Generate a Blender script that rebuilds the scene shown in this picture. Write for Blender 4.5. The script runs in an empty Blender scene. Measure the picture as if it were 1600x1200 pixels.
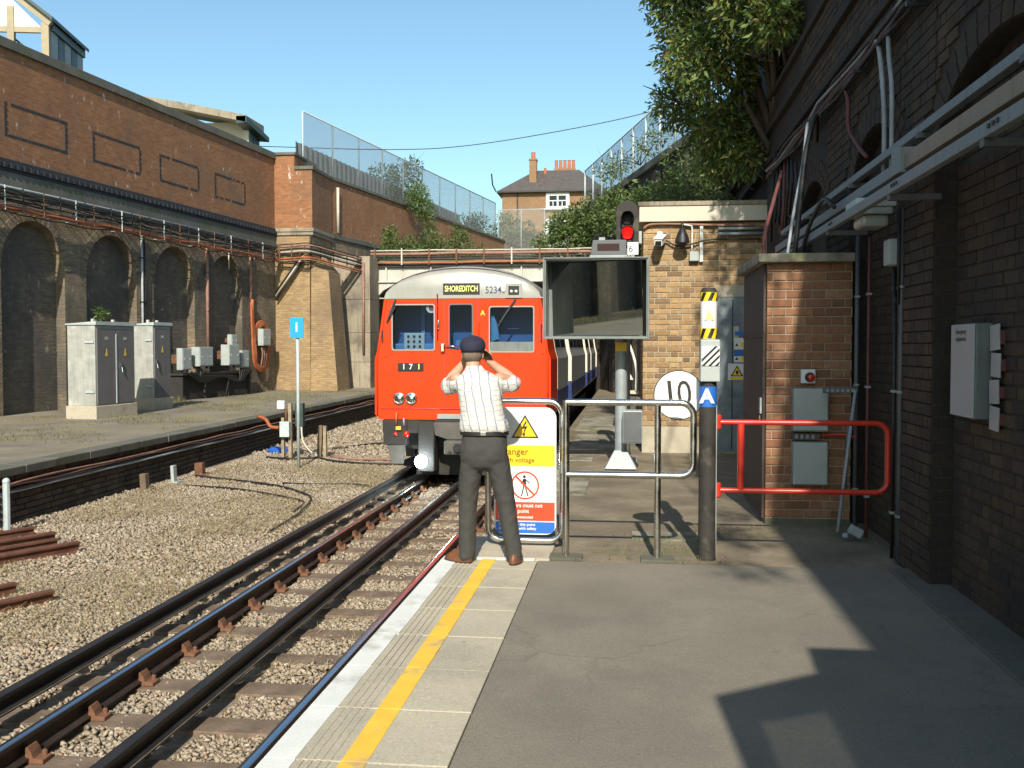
import bpy, bmesh, math, random
import numpy as np
from mathutils import Vector, Matrix, geometry

random.seed(7); rng = np.random.default_rng(7)
R = math.radians; PI = math.pi
sc = bpy.context.scene
COL = sc.collection

# ------------------------------------------------------------------ camera, sky, sun, exposure
cam_d = bpy.data.cameras.new('camera'); cam = bpy.data.objects.new('camera', cam_d); COL.objects.link(cam)
cam_d.sensor_width = 36.0; cam_d.lens = 36.0 * 1555 / 1600; cam_d.clip_start = 0.05; cam_d.clip_end = 3000
cam.location = (0, 0, 1.65)
cam.rotation_euler = (R(90 - 2.099), 0, R(6.780))
sc.camera = cam

SUN_EL, SUN_AZ = R(35.5), R(5.0)          # sun stands behind the camera, a little to its right
world = bpy.data.worlds.new('World'); sc.world = world; world.use_nodes = True
wn = world.node_tree.nodes; wl = world.node_tree.links
bg = wn['Background']; sky = wn.new('ShaderNodeTexSky'); sky.sky_type = 'NISHITA'
sky.sun_disc = False; sky.sun_elevation = SUN_EL; sky.sun_rotation = PI - SUN_AZ
sky.altitude = 30; sky.air_density = 1.0; sky.dust_density = 1.3; sky.ozone_density = 1.0
tint = wn.new('ShaderNodeMix'); tint.data_type = 'RGBA'; tint.blend_type = 'MULTIPLY'; tint.inputs['Factor'].default_value = 1.
tint.inputs['B'].default_value = (.84, 1.03, 1.0, 1); wl.new(sky.outputs[0], tint.inputs['A']); wl.new(tint.outputs['Result'], bg.inputs[0]); bg.inputs[1].default_value = 0.13
sun_d = bpy.data.lights.new('sun', 'SUN'); sun_d.energy = 4.6; sun_d.angle = R(0.55); sun_d.color = (1.0, 0.94, 0.80)
sun = bpy.data.objects.new('sun', sun_d); COL.objects.link(sun)
to_sun = Vector((math.sin(SUN_AZ) * math.cos(SUN_EL), -math.cos(SUN_AZ) * math.cos(SUN_EL), math.sin(SUN_EL)))
sun.rotation_euler = to_sun.to_track_quat('Z', 'Y').to_euler()
sc.render.engine = 'CYCLES'
sc.view_settings.view_transform = 'Standard'; sc.view_settings.look = 'None'
sc.view_settings.exposure = 0.5; sc.view_settings.gamma = 1.0; sc.view_settings.use_curve_mapping = False

# ------------------------------------------------------------------ helpers
def c(h):
    h = h.lstrip('#'); v = [int(h[i:i+2], 16) / 255 for i in (0, 2, 4)]
    return tuple(x / 12.92 if x <= .04045 else ((x + .055) / 1.055) ** 2.4 for x in v) + (1,)
def scale(col, k): return tuple(min(1, x * k) for x in col[:3]) + (1,)

MATS = {}
def base(name, rough=.7, metal=0.):
    m = bpy.data.materials.new(name); m.use_nodes = True; MATS[name] = m
    nt = m.node_tree; b = nt.nodes['Principled BSDF']
    b.inputs['Roughness'].default_value = rough; b.inputs['Metallic'].default_value = metal
    return m, nt, b
def nd(nt, t, **kw):
    n = nt.nodes.new(t)
    for k, v in kw.items():
        if k in n.inputs: n.inputs[k].default_value = v
        else: setattr(n, k, v)
    return n
def mixc(nt, fac, a, b, mode='MIX'):
    n = nt.nodes.new('ShaderNodeMix'); n.data_type = 'RGBA'; n.blend_type = mode
    for s, v in ((n.inputs['Factor'], fac), (n.inputs['A'], a), (n.inputs['B'], b)):
        if hasattr(v, 'is_linked') or hasattr(v, 'node'): nt.links.new(v, s)
        else: s.default_value = v
    return n.outputs['Result']
def ramp(nt, fac, stops, interp='LINEAR'):
    n = nt.nodes.new('ShaderNodeValToRGB'); n.color_ramp.interpolation = interp
    e = n.color_ramp.elements
    while len(e) < len(stops): e.new(.5)
    for q, (p, col) in zip(e, stops):
        q.position = p; q.color = col if hasattr(col, '__len__') else (col, col, col, 1)
    nt.links.new(fac, n.inputs[0]); return n.outputs[0]
def noise(nt, vec, sc_, detail=4, rough=.55, dist=0.):
    n = nd(nt, 'ShaderNodeTexNoise', Scale=sc_, Detail=detail, Roughness=rough, Distortion=dist)
    if vec is not None: nt.links.new(vec, n.inputs['Vector'])
    return n.outputs['Fac']
def coords(nt, which='Object', scl=None):
    t = nt.nodes.new('ShaderNodeTexCoord'); o = t.outputs[which]
    if scl:
        mp = nt.nodes.new('ShaderNodeMapping'); mp.inputs['Scale'].default_value = scl
        nt.links.new(o, mp.inputs[0]); o = mp.outputs[0]
    return o
def bump(nt, b, h, strength=.3, dist=.02):
    n = nd(nt, 'ShaderNodeBump', Strength=strength, Distance=dist)
    nt.links.new(h, n.inputs['Height']); nt.links.new(n.outputs[0], b.inputs['Normal'])

def mat(name, col, rough=.7, metal=0., var=.18, vs=3., col2=None, spot=None, bmp=.0, bs=40., rvar=.1, streak=0., speck=0., gum=0., spec=None):
    """painted / worn surface: base colour, slow blotches, fine grain, optional spots of a second colour"""
    m, nt, b = base(name, rough, metal)
    o = coords(nt)
    n1 = noise(nt, o, vs, 5)
    a = ramp(nt, n1, [(.3, scale(col, 1 - var)), (.7, scale(col, 1 + var))])
    n2 = noise(nt, o, vs * 14, 3)
    a = mixc(nt, ramp(nt, n2, [(.35, .0), (.75, .35)]), a, scale(col, 1 - 1.6 * var if var < .5 else .3))
    if col2:
        n3 = noise(nt, o, vs * .6, 6, .65)
        s0 = spot or .58
        a = mixc(nt, ramp(nt, n3, [(s0 - .06, 0.), (s0 + .08, 1.)]), a, col2)
    if streak:
        n4 = noise(nt, coords(nt, 'Object', (14, 14, .7)), 1.5, 4)
        a = mixc(nt, ramp(nt, n4, [(.5, 0.), (.75, streak)]), a, scale(col, .35))
    if speck:
        n5 = noise(nt, o, 85., 3, .6); a = mixc(nt, ramp(nt, n5, [(.55, 0.), (.7, speck)]), a, scale(col, 1.9))
        n6 = noise(nt, o, 60., 3, .6); a = mixc(nt, ramp(nt, n6, [(.55, 0.), (.7, speck)]), a, scale(col, .45))
    if gum:
        v = nd(nt, 'ShaderNodeTexVoronoi', Scale=1.7); nt.links.new(o, v.inputs['Vector']); a = mixc(nt, ramp(nt, v.outputs['Distance'], [(.022, gum), (.034, 0.)]), a, scale(col, .4))
        v = nd(nt, 'ShaderNodeTexVoronoi', Scale=4.3); nt.links.new(o, v.inputs['Vector']); a = mixc(nt, ramp(nt, v.outputs['Distance'], [(.018, gum), (.028, 0.)]), a, scale(col, 2.3))
        dn = nd(nt, 'ShaderNodeTexNoise', Scale=2.5, Detail=5.); nt.links.new(o, dn.inputs['Vector'])
        dv = nd(nt, 'ShaderNodeVectorMath', operation='MULTIPLY_ADD'); nt.links.new(dn.outputs['Color'], dv.inputs[0]); dv.inputs[1].default_value = (.5, .5, .5); nt.links.new(o, dv.inputs[2])
        v = nd(nt, 'ShaderNodeTexVoronoi', Scale=.55, feature='DISTANCE_TO_EDGE'); nt.links.new(dv.outputs[0], v.inputs['Vector'])
        ck = ramp(nt, v.outputs['Distance'], [(.002, 1.), (.006, 0.)]); mk = ramp(nt, noise(nt, o, .7, 3), [(.48, 0.), (.58, gum)])
        mm = nd(nt, 'ShaderNodeMath', operation='MULTIPLY'); nt.links.new(ck, mm.inputs[0]); nt.links.new(mk, mm.inputs[1]); a = mixc(nt, mm.outputs[0], a, scale(col, .3))
    if spec is not None: b.inputs['Specular IOR Level'].default_value = spec
    nt.links.new(a, b.inputs['Base Color'])
    r_ = ramp(nt, n1, [(.3, max(0, rough - rvar)), (.7, min(1, rough + rvar))])
    nt.links.new(r_, b.inputs['Roughness'])
    if bmp: bump(nt, b, noise(nt, o, bs, 4), bmp, .01)
    return m
def brickmat(name, ca, cb, mortar, bw=.235, rh=.084, ms=.008, stain=None, stain_at=.6, white=0., soot=None, bmp=.5, bd=.012):
    """brick courses for walls too far off to tell the bricks apart (UVs are metres)"""
    m, nt, b = base(name, .9)
    uv = coords(nt, 'UV'); o = coords(nt)
    t = nd(nt, 'ShaderNodeTexBrick', Color1=ca, Color2=cb, Mortar=mortar, Scale=1.0)
    t.inputs['Mortar Size'].default_value = ms; t.inputs['Mortar Smooth'].default_value = .25; t.inputs['Bias'].default_value = -.1
    t.inputs['Brick Width'].default_value = bw; t.inputs['Row Height'].default_value = rh
    nt.links.new(uv, t.inputs['Vector'])
    a = t.outputs['Color']
    a = mixc(nt, ramp(nt, noise(nt, coords(nt, 'UV', (4.3, 12, 1)), 1., 2), [(.3, 0.), (.75, .6)]), a, scale(ca, .45))
    a = mixc(nt, ramp(nt, noise(nt, o, 1.1, 6, .65), [(.35, 0.), (.8, .5)]), a, scale(cb, .4))
    if stain: a = mixc(nt, ramp(nt, noise(nt, o, .5, 6, .6), [(stain_at - .1, 0.), (stain_at + .1, .75)]), a, stain)
    if soot: a = mixc(nt, ramp(nt, noise(nt, coords(nt, 'Object', (1, 1, .45)), .7, 7, .7), [(.42, 0.), (.62, .85)]), a, soot)
    if white:
        w = ramp(nt, noise(nt, coords(nt, 'UV', (4.6, 2.0, 1)), 1., 4, .65), [(.62, 0.), (.71, 1.)])
        w2 = ramp(nt, noise(nt, coords(nt, 'UV', (.9, .9, 1)), 1., 3), [(.42, 0.), (.58, white)])
        mm = nd(nt, 'ShaderNodeMath', operation='MULTIPLY'); nt.links.new(w, mm.inputs[0]); nt.links.new(w2, mm.inputs[1])
        a = mixc(nt, mm.outputs[0], a, c('#c9c2ba'))
    nt.links.new(a, b.inputs['Base Color'])
    h = nd(nt, 'ShaderNodeMath', operation='MULTIPLY_ADD'); nt.links.new(t.outputs['Fac'], h.inputs[0]); h.inputs[1].default_value = -1.
    nt.links.new(noise(nt, o, 24., 5), h.inputs[2])
    bump(nt, b, h.outputs[0], bmp, bd)
    return m
def piecemat(name, stops, rough=.9, island=False, grain=30., dark=.5, bmp=.35, soot=None, soots=.8):
    """single bricks, stones, leaves: every piece draws its own tone"""
    m, nt, b = base(name, rough)
    if island: r_ = nt.nodes.new('ShaderNodeNewGeometry').outputs['Random Per Island']
    else: r_ = nt.nodes.new('ShaderNodeObjectInfo').outputs['Random']
    n = len(stops)
    a = ramp(nt, r_, [(i / max(1, n - 1), s) for i, s in enumerate(stops)])
    g = nt.nodes.new('ShaderNodeNewGeometry').outputs['Position']
    a = mixc(nt, ramp(nt, noise(nt, g, grain, 4), [(.4, 0.), (.75, dark)]), a, scale(stops[0], .35))
    a = mixc(nt, ramp(nt, noise(nt, g, 2.2, 5), [(.45, 0.), (.8, .4)]), a, scale(stops[-1], .35))
    if soot: a = mixc(nt, ramp(nt, noise(nt, g, .9, 6, .7), [(.42, 0.), (.64, soots)]), a, soot)
    nt.links.new(a, b.inputs['Base Color'])
    if bmp: bump(nt, b, noise(nt, g, grain * 2, 4), bmp, .006)
    return m
def leafmat(name, stops, trans=.25):
    m, nt, b = base(name, .55)
    r_ = nt.nodes.new('ShaderNodeNewGeometry').outputs['Random Per Island']
    a = ramp(nt, r_, [(i / (len(stops) - 1), s) for i, s in enumerate(stops)])
    nt.links.new(a, b.inputs['Base Color'])
    t = nd(nt, 'ShaderNodeBsdfTranslucent'); nt.links.new(a, t.inputs[0])
    ms = nd(nt, 'ShaderNodeMixShader'); ms.inputs[0].default_value = trans
    nt.links.new(b.outputs[0], ms.inputs[1]); nt.links.new(t.outputs[0], ms.inputs[2])
    nt.links.new(ms.outputs[0], nt.nodes['Material Output'].inputs[0])
    return m
def plain(name, col, rough=.5, metal=0., emit=0., spec=None):
    m, nt, b = base(name, rough, metal); b.inputs['Base Color'].default_value = col
    if emit:
        b.inputs['Emission Color'].default_value = col; b.inputs['Emission Strength'].default_value = emit
    return m
def glassmat(name, tint=(.75, .85, .9, 1), clear=.75, rough=.02):
    m, nt, b = base(name, rough)
    b.inputs['Base Color'].default_value = (.01, .015, .02, 1)
    t = nd(nt, 'ShaderNodeBsdfTransparent'); t.inputs[0].default_value = tint
    ms = nd(nt, 'ShaderNodeMixShader'); ms.inputs[0].default_value = clear
    nt.links.new(b.outputs[0], ms.inputs[1]); nt.links.new(t.outputs[0], ms.inputs[2])
    nt.links.new(ms.outputs[0], nt.nodes['Material Output'].inputs[0])
    return m

ROOTINV = {}
def tag(o, label=None, cat=None, group=None, kind=None):
    for k, v in (('label', label), ('category', cat), ('group', group), ('kind', kind)):
        if v: o[k] = v
    return o
def thing(name, label, cat, loc=(0, 0, 0), rz=0., group=None, local=False):
    """an Empty at the thing's base; parts are given in world coordinates unless local"""
    o = bpy.data.objects.new(name, None); COL.objects.link(o); o.empty_display_size = .1
    o.location = loc; o.rotation_euler = (0, 0, rz)
    ROOTINV[o] = None if local else (Matrix.Translation(loc) @ Matrix.Rotation(rz, 4, 'Z')).inverted()
    return tag(o, label, cat, group)
def attach(o, parent):
    if parent is None: return
    o.parent = parent
    inv = ROOTINV.get(parent)
    if inv is not None: o.matrix_parent_inverse = inv

def box_uv(me):
    n = len(me.polygons)
    if not n: return
    ls = np.empty(n, np.int32); lt = np.empty(n, np.int32); nr = np.empty(n * 3, np.float32)
    me.polygons.foreach_get('loop_start', ls); me.polygons.foreach_get('loop_total', lt); me.polygons.foreach_get('normal', nr)
    nr = np.abs(nr.reshape(-1, 3)); lv = np.empty(len(me.loops), np.int32); me.loops.foreach_get('vertex_index', lv)
    co = np.empty(len(me.vertices) * 3, np.float32); me.vertices.foreach_get('co', co); co = co.reshape(-1, 3)[lv]
    pn = np.repeat(nr, lt, axis=0)
    top = pn[:, 2] > .75; sx = pn[:, 0] > pn[:, 1]
    u = np.where(top, co[:, 0], np.where(sx, co[:, 1], co[:, 0])); v = np.where(top, co[:, 1], co[:, 2])
    uv = me.uv_layers.new(name='UVMap'); uv.data.foreach_set('uv', np.stack([u, v], 1).astype(np.float32).ravel())

def link_mesh(name, me, m, parent=None, smooth=False, bevel=0.):
    o = bpy.data.objects.new(name, me); COL.objects.link(o)
    if m is not None and not me.materials: me.materials.append(MATS[m] if isinstance(m, str) else m)
    if smooth: me.shade_smooth() if smooth is True else me.set_sharp_from_angle(angle=R(smooth))
    if smooth and smooth is not True:
        me.polygons.foreach_set('use_smooth', [True] * len(me.polygons))
    if bevel:
        bv = o.modifiers.new('bevel', 'BEVEL'); bv.width = bevel; bv.segments = 2; bv.limit_method = 'ANGLE'
    attach(o, parent); return o

class MB:
    def __init__(s): s.v = []; s.f = []
    def add(s, vs, fs):
        k = len(s.v); s.v += [tuple(p) for p in vs]; s.f += [tuple(i + k for i in f) for f in fs]; return s
    def box(s, x0, x1, y0, y1, z0, z1):
        return s.add([(x0, y0, z0), (x1, y0, z0), (x1, y1, z0), (x0, y1, z0), (x0, y0, z1), (x1, y0, z1), (x1, y1, z1), (x0, y1, z1)],
                     [(0, 3, 2, 1), (4, 5, 6, 7), (0, 1, 5, 4), (1, 2, 6, 5), (2, 3, 7, 6), (3, 0, 4, 7)])
    def obox(s, cen, size, rot=None):
        M = rot or Matrix.Identity(3); a, b_, d = (q / 2 for q in size); cen = Vector(cen)
        vs = [cen + M @ Vector(p) for p in ((-a, -b_, -d), (a, -b_, -d), (a, b_, -d), (-a, b_, -d), (-a, -b_, d), (a, -b_, d), (a, b_, d), (-a, b_, d))]
        return s.add(vs, [(0, 3, 2, 1), (4, 5, 6, 7), (0, 1, 5, 4), (1, 2, 6, 5), (2, 3, 7, 6), (3, 0, 4, 7)])
    def bar(s, p, q, w, h, up=(0, 0, 1)):
        p = Vector(p); q = Vector(q); d = (q - p); L = d.length; x = d.normalized(); u = Vector(up)
        if abs(x.dot(u)) > .95: u = Vector((0, 1, 0))
        y = u.cross(x).normalized(); z = x.cross(y)
        return s.obox((p + q) / 2, (L, w, h), Matrix((x, y, z)).transposed())
    def prism(s, pts, plane, a, b_):
        f3 = {'xz': lambda p, t: (p[0], t, p[1]), 'yz': lambda p, t: (t, p[0], p[1]), 'xy': lambda p, t: (p[0], p[1], t)}[plane]
        n = len(pts); vs = [f3(p, a) for p in pts] + [f3(p, b_) for p in pts]
        fs = [tuple(range(n)), tuple(range(2 * n - 1, n - 1, -1))] + [(i, i + n, (i + 1) % n + n, (i + 1) % n) for i in range(n)]
        return s.add(vs, fs)
    def panel(s, outer, holes, plane, a, b_):
        """plate with openings cut through it"""
        f3 = {'xz': lambda p, t: (p[0], t, p[1]), 'yz': lambda p, t: (t, p[0], p[1]), 'xy': lambda p, t: (p[0], p[1], t)}[plane]
        polys = [outer] + holes; flat = [p for q in polys for p in q]; n = len(flat)
        tris = geometry.tessellate_polygon([[Vector((p[0], p[1], 0)) for p in q] for q in polys])
        vs = [f3(p, a) for p in flat] + [f3(p, b_) for p in flat]
        fs = [tuple(t) for t in tris] + [tuple(i + n for i in reversed(t)) for t in tris]
        k = 0
        for q in polys:
            L = len(q); fs += [(k + i, k + i + n, k + (i + 1) % L + n, k + (i + 1) % L) for i in range(L)]; k += L
        return s.add(vs, fs)
    def tube(s, path, r, n=8, cap=True, closed=False):
        P = [Vector(p) for p in path]; m = len(P); rs = r if hasattr(r, '__len__') else [r] * m
        vs = []; prev = None
        for i in range(m):
            if closed: t = (P[(i + 1) % m] - P[i - 1])
            else: t = P[min(i + 1, m - 1)] - P[max(i - 1, 0)]
            t.normalize()
            if prev is None:
                u = Vector((0, 0, 1)) if abs(t.z) < .9 else Vector((0, 1, 0))
                a = t.cross(u).normalized()
            else:
                a = (prev - t * prev.dot(t)).normalized()
            prev = a; b_ = t.cross(a)
            vs += [P[i] + (a * math.cos(2 * PI * j / n) + b_ * math.sin(2 * PI * j / n)) * rs[i] for j in range(n)]
        fs = []
        for i in range(m if closed else m - 1):
            i2 = (i + 1) % m
            fs += [(i * n + j, i * n + (j + 1) % n, i2 * n + (j + 1) % n, i2 * n + j) for j in range(n)]
        if cap and not closed: fs += [tuple(range(n - 1, -1, -1)), tuple(range((m - 1) * n, m * n))]
        return s.add(vs, fs)
    def lathe(s, prof, cen=(0, 0, 0), n=20, axis='z', sx=1., sy=1.):
        vs = []
        for r_, h in prof:
            for j in range(n):
                a = 2 * PI * j / n; x, y = r_ * math.cos(a) * sx, r_ * math.sin(a) * sy
                vs.append({'z': (cen[0] + x, cen[1] + y, cen[2] + h), 'y': (cen[0] + x, cen[1] + h, cen[2] - y), 'x': (cen[0] + h, cen[1] + x, cen[2] + y)}[axis])
        m = len(prof)
        fs = [(i * n + j, i * n + (j + 1) % n, (i + 1) * n + (j + 1) % n, (i + 1) * n + j) for i in range(m - 1) for j in range(n)]
        fs += [tuple(range(n - 1, -1, -1)), tuple(range((m - 1) * n, m * n))]
        return s.add(vs, fs)
    def ball(s, cen, r, n=12, m=8):
        rx, ry, rz = r if hasattr(r, '__len__') else (r, r, r)
        vs = [(cen[0], cen[1], cen[2] - rz)]
        for i in range(1, m):
            t = -PI / 2 + PI * i / m
            vs += [(cen[0] + rx * math.cos(t) * math.cos(2 * PI * j / n), cen[1] + ry * math.cos(t) * math.sin(2 * PI * j / n), cen[2] + rz * math.sin(t)) for j in range(n)]
        vs.append((cen[0], cen[1], cen[2] + rz)); L = len(vs) - 1
        fs = [(0, 1 + (j + 1) % n, 1 + j) for j in range(n)] + [(L, L - n + j, L - n + (j + 1) % n) for j in range(n)]
        fs += [(1 + i * n + j, 1 + i * n + (j + 1) % n, 1 + (i + 1) * n + (j + 1) % n, 1 + (i + 1) * n + j) for i in range(m - 2) for j in range(n)]
        return s.add(vs, fs)
    def loft(s, rings, cap=True, closed=True):
        n = len(rings[0]); m = len(rings); vs = [p for r_ in rings for p in r_]
        fs = [(i * n + j, i * n + (j + 1) % n, (i + 1) * n + (j + 1) % n, (i + 1) * n + j) for i in range(m - 1) for j in range(n if closed else n - 1)]
        if cap: fs += [tuple(range(n - 1, -1, -1)), tuple(range((m - 1) * n, m * n))]
        return s.add(vs, fs)
    def build(s, name, m, parent=None, smooth=False, bevel=0., fix=True):
        me = bpy.data.meshes.new(name); me.from_pydata(s.v, [], s.f); me.update()
        if fix:
            bm = bmesh.new(); bm.from_mesh(me); bmesh.ops.recalc_face_normals(bm, faces=bm.faces); bm.to_mesh(me); bm.free()
        box_uv(me)
        return link_mesh(name, me, m, parent, smooth, bevel)

def smooth_path(pts, k=6):
    P = [Vector(p) for p in pts]; P = [P[0] * 2 - P[1]] + P + [P[-1] * 2 - P[-2]]; out = []
    for i in range(1, len(P) - 2):
        a, b_, d, e = P[i - 1:i + 3]
        for j in range(k):
            t = j / k
            out.append(.5 * ((2 * b_) + (-a + d) * t + (2 * a - 5 * b_ + 4 * d - e) * t * t + (-a + 3 * b_ - 3 * d + e) * t ** 3))
    out.append(P[-2]); return out
def round_rect(x0, x1, z0, z1, r, k=6):
    out = []
    for cx, cz, a0 in ((x1 - r, z1 - r, 0), (x0 + r, z1 - r, 90), (x0 + r, z0 + r, 180), (x1 - r, z0 + r, 270)):
        out += [(cx + r * math.cos(R(a0 + 90 * i / k)), cz + r * math.sin(R(a0 + 90 * i / k))) for i in range(k + 1)]
    return out
def arch_poly(cx, hw, z0, zs, rise=None, k=14):
    return [(cx - hw, z0), (cx + hw, z0)] + [(cx + hw * math.cos(PI * i / k), zs + (rise or hw) * math.sin(PI * i / k)) for i in range(k + 1)]
def text(name, s, size, loc, m, parent, rot=(PI / 2, 0, 0), align='CENTER', wide=1., bold=0., local=False):
    cu = bpy.data.curves.new(name, 'FONT'); cu.body = s; cu.size = size; cu.align_x = align; cu.align_y = 'CENTER'
    cu.extrude = .0012; cu.offset = bold; cu.resolution_u = 3
    t = bpy.data.objects.new(name, cu); COL.objects.link(t)
    bpy.context.view_layer.update()
    me = bpy.data.meshes.new_from_object(t.evaluated_get(bpy.context.evaluated_depsgraph_get()))
    bpy.data.objects.remove(t); me.name = name
    M = Matrix.Translation(loc) @ Matrix.Rotation(rot[2], 4, 'Z') @ Matrix.Rotation(rot[1], 4, 'Y') @ Matrix.Rotation(rot[0], 4, 'X') @ Matrix.Diagonal((wide, 1, 1, 1))
    me.transform(M); me.materials.clear()
    return link_mesh(name, me, m, parent)
def copy_tree(o, parent=None):
    q = o.copy(); COL.objects.link(q); q.parent = parent
    for ch in list(o.children): copy_tree(ch, q)
    return q

# single bricks: shared meshes by size, chamfered arris
BRICKS = {}
def brick_mesh(L, H, D, m):
    key = (round(L, 3), round(H, 3), round(D, 3), m)
    if key not in BRICKS:
        a, h, ch = L / 2, H / 2, .005
        vs = [(-a, D, -h), (a, D, -h), (a, D, h), (-a, D, h), (-a, ch, -h), (a, ch, -h), (a, ch, h), (-a, ch, h),
              (-a + ch, 0, -h + ch), (a - ch, 0, -h + ch), (a - ch, 0, h - ch), (-a + ch, 0, h - ch)]
        fs = [(0, 1, 5, 4), (1, 2, 6, 5), (2, 3, 7, 6), (3, 0, 4, 7), (4, 5, 9, 8), (5, 6, 10, 9), (6, 7, 11, 10), (7, 4, 8, 11), (8, 9, 10, 11)]
        me = bpy.data.meshes.new('brick'); me.from_pydata(vs, [], fs); me.update(); me.materials.append(MATS[m]); BRICKS[key] = me
    return BRICKS[key]
def brick_spots(u0, u1, z0, z1, course=.084, L=.235, joint=.011, bond='flemish', skip=(), arch=()):
    out = []; k = 0; z = z0
    while z + course * .6 < z1:
        u = u0 - ((L * .5 if bond == 'stretcher' else L * .75) if k % 2 else 0); j = 0
        while u < u1 - .03:
            l = L if (bond == 'stretcher' or j % 2 == 0) else L * .5
            a, b_ = max(u, u0), min(u + l, u1); u += l; j += 1
            if b_ - a < .05: continue
            mz = z + course / 2; mu = (a + b_) / 2
            if any(x0 - .02 < mu < x1 + .02 and y0 - .01 < mz < y1 + .01 for x0, x1, y0, y1 in skip): continue
            if any(mz > zs - 9 and abs(mu - cx) < (hw if mz < zs else math.sqrt(max(0, hw * hw - (mz - zs) ** 2))) for cx, hw, zs in arch): continue
            out.append((mu, mz, b_ - a - joint, course - joint))
        z += course; k += 1
    return out
def lay_bricks(parent, spots, place, m, depth=.03, jit=.0025):
    """place(u, z, out) -> location and z-rotation"""
    for mu, mz, l, h in spots:
        l = round(l / .01) * .01
        o = bpy.data.objects.new('brick', brick_mesh(l, h, depth, m)); COL.objects.link(o)
        loc, rz = place(mu, mz, random.uniform(-jit, jit)); o.location = loc; o.rotation_euler = (0, random.uniform(-.004, .004), rz)
        attach(o, parent)
def stuff_bricks(name, parent, spots, f3, m, depth=.03, jit=.003):
    mb = MB()
    for mu, mz, l, h in spots:
        q = random.uniform(-jit, jit); a, b_, z0, z1 = mu - l / 2, mu + l / 2, mz - h / 2, mz + h / 2
        pts = [f3(a, q, z0), f3(b_, q, z0), f3(b_, q, z1), f3(a, q, z1), f3(a, depth, z0), f3(b_, depth, z0), f3(b_, depth, z1), f3(a, depth, z1)]
        mb.add(pts, [(0, 1, 2, 3), (0, 4, 5, 1), (1, 5, 6, 2), (2, 6, 7, 3), (3, 7, 4, 0)])
    return tag(mb.build(name, m, parent), kind='stuff')

def leaf_mesh(clumps, count, size, spread=1., flat=.0, droop=.3):
    """leaf blades scattered through overlapping clumps; bent quads of two triangles each"""
    cl = np.array(clumps, float); w = cl[:, 3] ** 2.2; w /= w.sum()
    idx = rng.choice(len(cl), count, p=w); d = rng.normal(size=(count, 3)); d /= np.linalg.norm(d, axis=1)[:, None]
    rr = rng.random(count) ** .45
    rad = cl[idx, 3:4] * np.array([[1, 1, 1 - flat]])
    P = cl[idx, :3] + d * rr[:, None] * rad * spread + rng.normal(size=(count, 3)) * .04
    t = d + rng.normal(size=(count, 3)) * .9; t[:, 2] -= droop; t /= np.linalg.norm(t, axis=1)[:, None]
    nrm = rng.normal(size=(count, 3)); s_ = np.cross(t, nrm); s_ /= np.linalg.norm(s_, axis=1)[:, None]
    L = size * rng.uniform(.6, 1.35, (count, 1)); W = L * rng.uniform(.26, .42, (count, 1))
    n = np.cross(s_, t)
    v = np.stack([P, P + t * L * .45 + s_ * W * .5 + n * L * .06, P + t * L - n * L * .1, P + t * L * .45 - s_ * W * .5 + n * L * .06], 1).reshape(-1, 3)
    return v
def quads_object(name, v, m, parent=None):
    n = len(v) // 4; me = bpy.data.meshes.new(name)
    me.vertices.add(4 * n); me.vertices.foreach_set('co', v.astype(np.float32).ravel())
    me.loops.add(4 * n); me.loops.foreach_set('vertex_index', np.arange(4 * n, dtype=np.int32))
    me.polygons.add(n); me.polygons.foreach_set('loop_start', np.arange(0, 4 * n, 4, dtype=np.int32))
    me.polygons.foreach_set('loop_total', np.full(n, 4, np.int32)); me.update(calc_edges=True)
    return link_mesh(name, me, m, parent)
def limbs(parent, base_p, tips, r0, m, name='trunk'):
    mb = MB(); b_ = Vector(base_p)
    for t in tips:
        t = Vector(t); mid = (b_ + t) / 2 + Vector((random.uniform(-.15, .15), random.uniform(-.15, .15), .15)) * (t - b_).length * .4
        pts = smooth_path([b_, mid, t], 5); n = len(pts)
        mb.tube(pts, [r0 * (1 - .85 * i / (n - 1)) for i in range(n)], 6)
        for _ in range(3):
            a = pts[random.randrange(n // 2, n)]; q = a + Vector((random.uniform(-1, 1), random.uniform(-1, 1), random.uniform(-.3, .8))) * (t - b_).length * .25
            mb.tube([a, (a + q) / 2 + Vector((0, 0, .03)), q], [r0 * .3, r0 * .22, r0 * .08], 5)
    return mb.build(name, m, parent, smooth=True)
def bush(name, label, cat, base_p, clumps, count, size, m, tips=None, r0=.04, group=None, droop=.3):
    t = thing(name, label, cat, base_p, group=group)
    quads_object('crown' if cat == 'tree' else 'foliage', leaf_mesh(clumps, count, size, droop=droop), m, t)
    limbs(t, base_p, tips or [cl[:3] for cl in clumps], r0, 'bark', 'trunk' if cat == 'tree' else 'stem')
    return t
# ------------------------------------------------------------------ materials
mat('asphalt', (.195, .17, .136, 1), .92, var=.14, vs=1.3, bmp=.5, bs=90, col2=(.15, .135, .11, 1), spot=.55, speck=.45, gum=.35)
mat('concrete', (.42, .37, .285, 1), .9, var=.12, vs=1.3, bmp=.3, bs=110, col2=(.3, .265, .205, 1), spot=.55, speck=.35, gum=.5)
mat('concrete_dark', (.13, .12, .1, 1), .95, var=.25, vs=1.5, bmp=.5, bs=40, col2=(.09, .095, .06, 1), spot=.54, streak=.4)
mat('concrete_wall', (.3, .25, .185, 1), .95, var=.2, vs=.8, bmp=.3, bs=20, col2=(.12, .10, .08, 1), spot=.56, streak=.7)
mat('stone_slab', (.3, .27, .21, 1), .95, var=.3, vs=3, bmp=.6, bs=30, col2=(.12, .12, .07, 1), spot=.52)
mat('white_paint', (.66, .66, .63, 1), .7, var=.06, vs=4, col2=(.42, .4, .36, 1), spot=.58, bmp=.2, bs=90)
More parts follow.
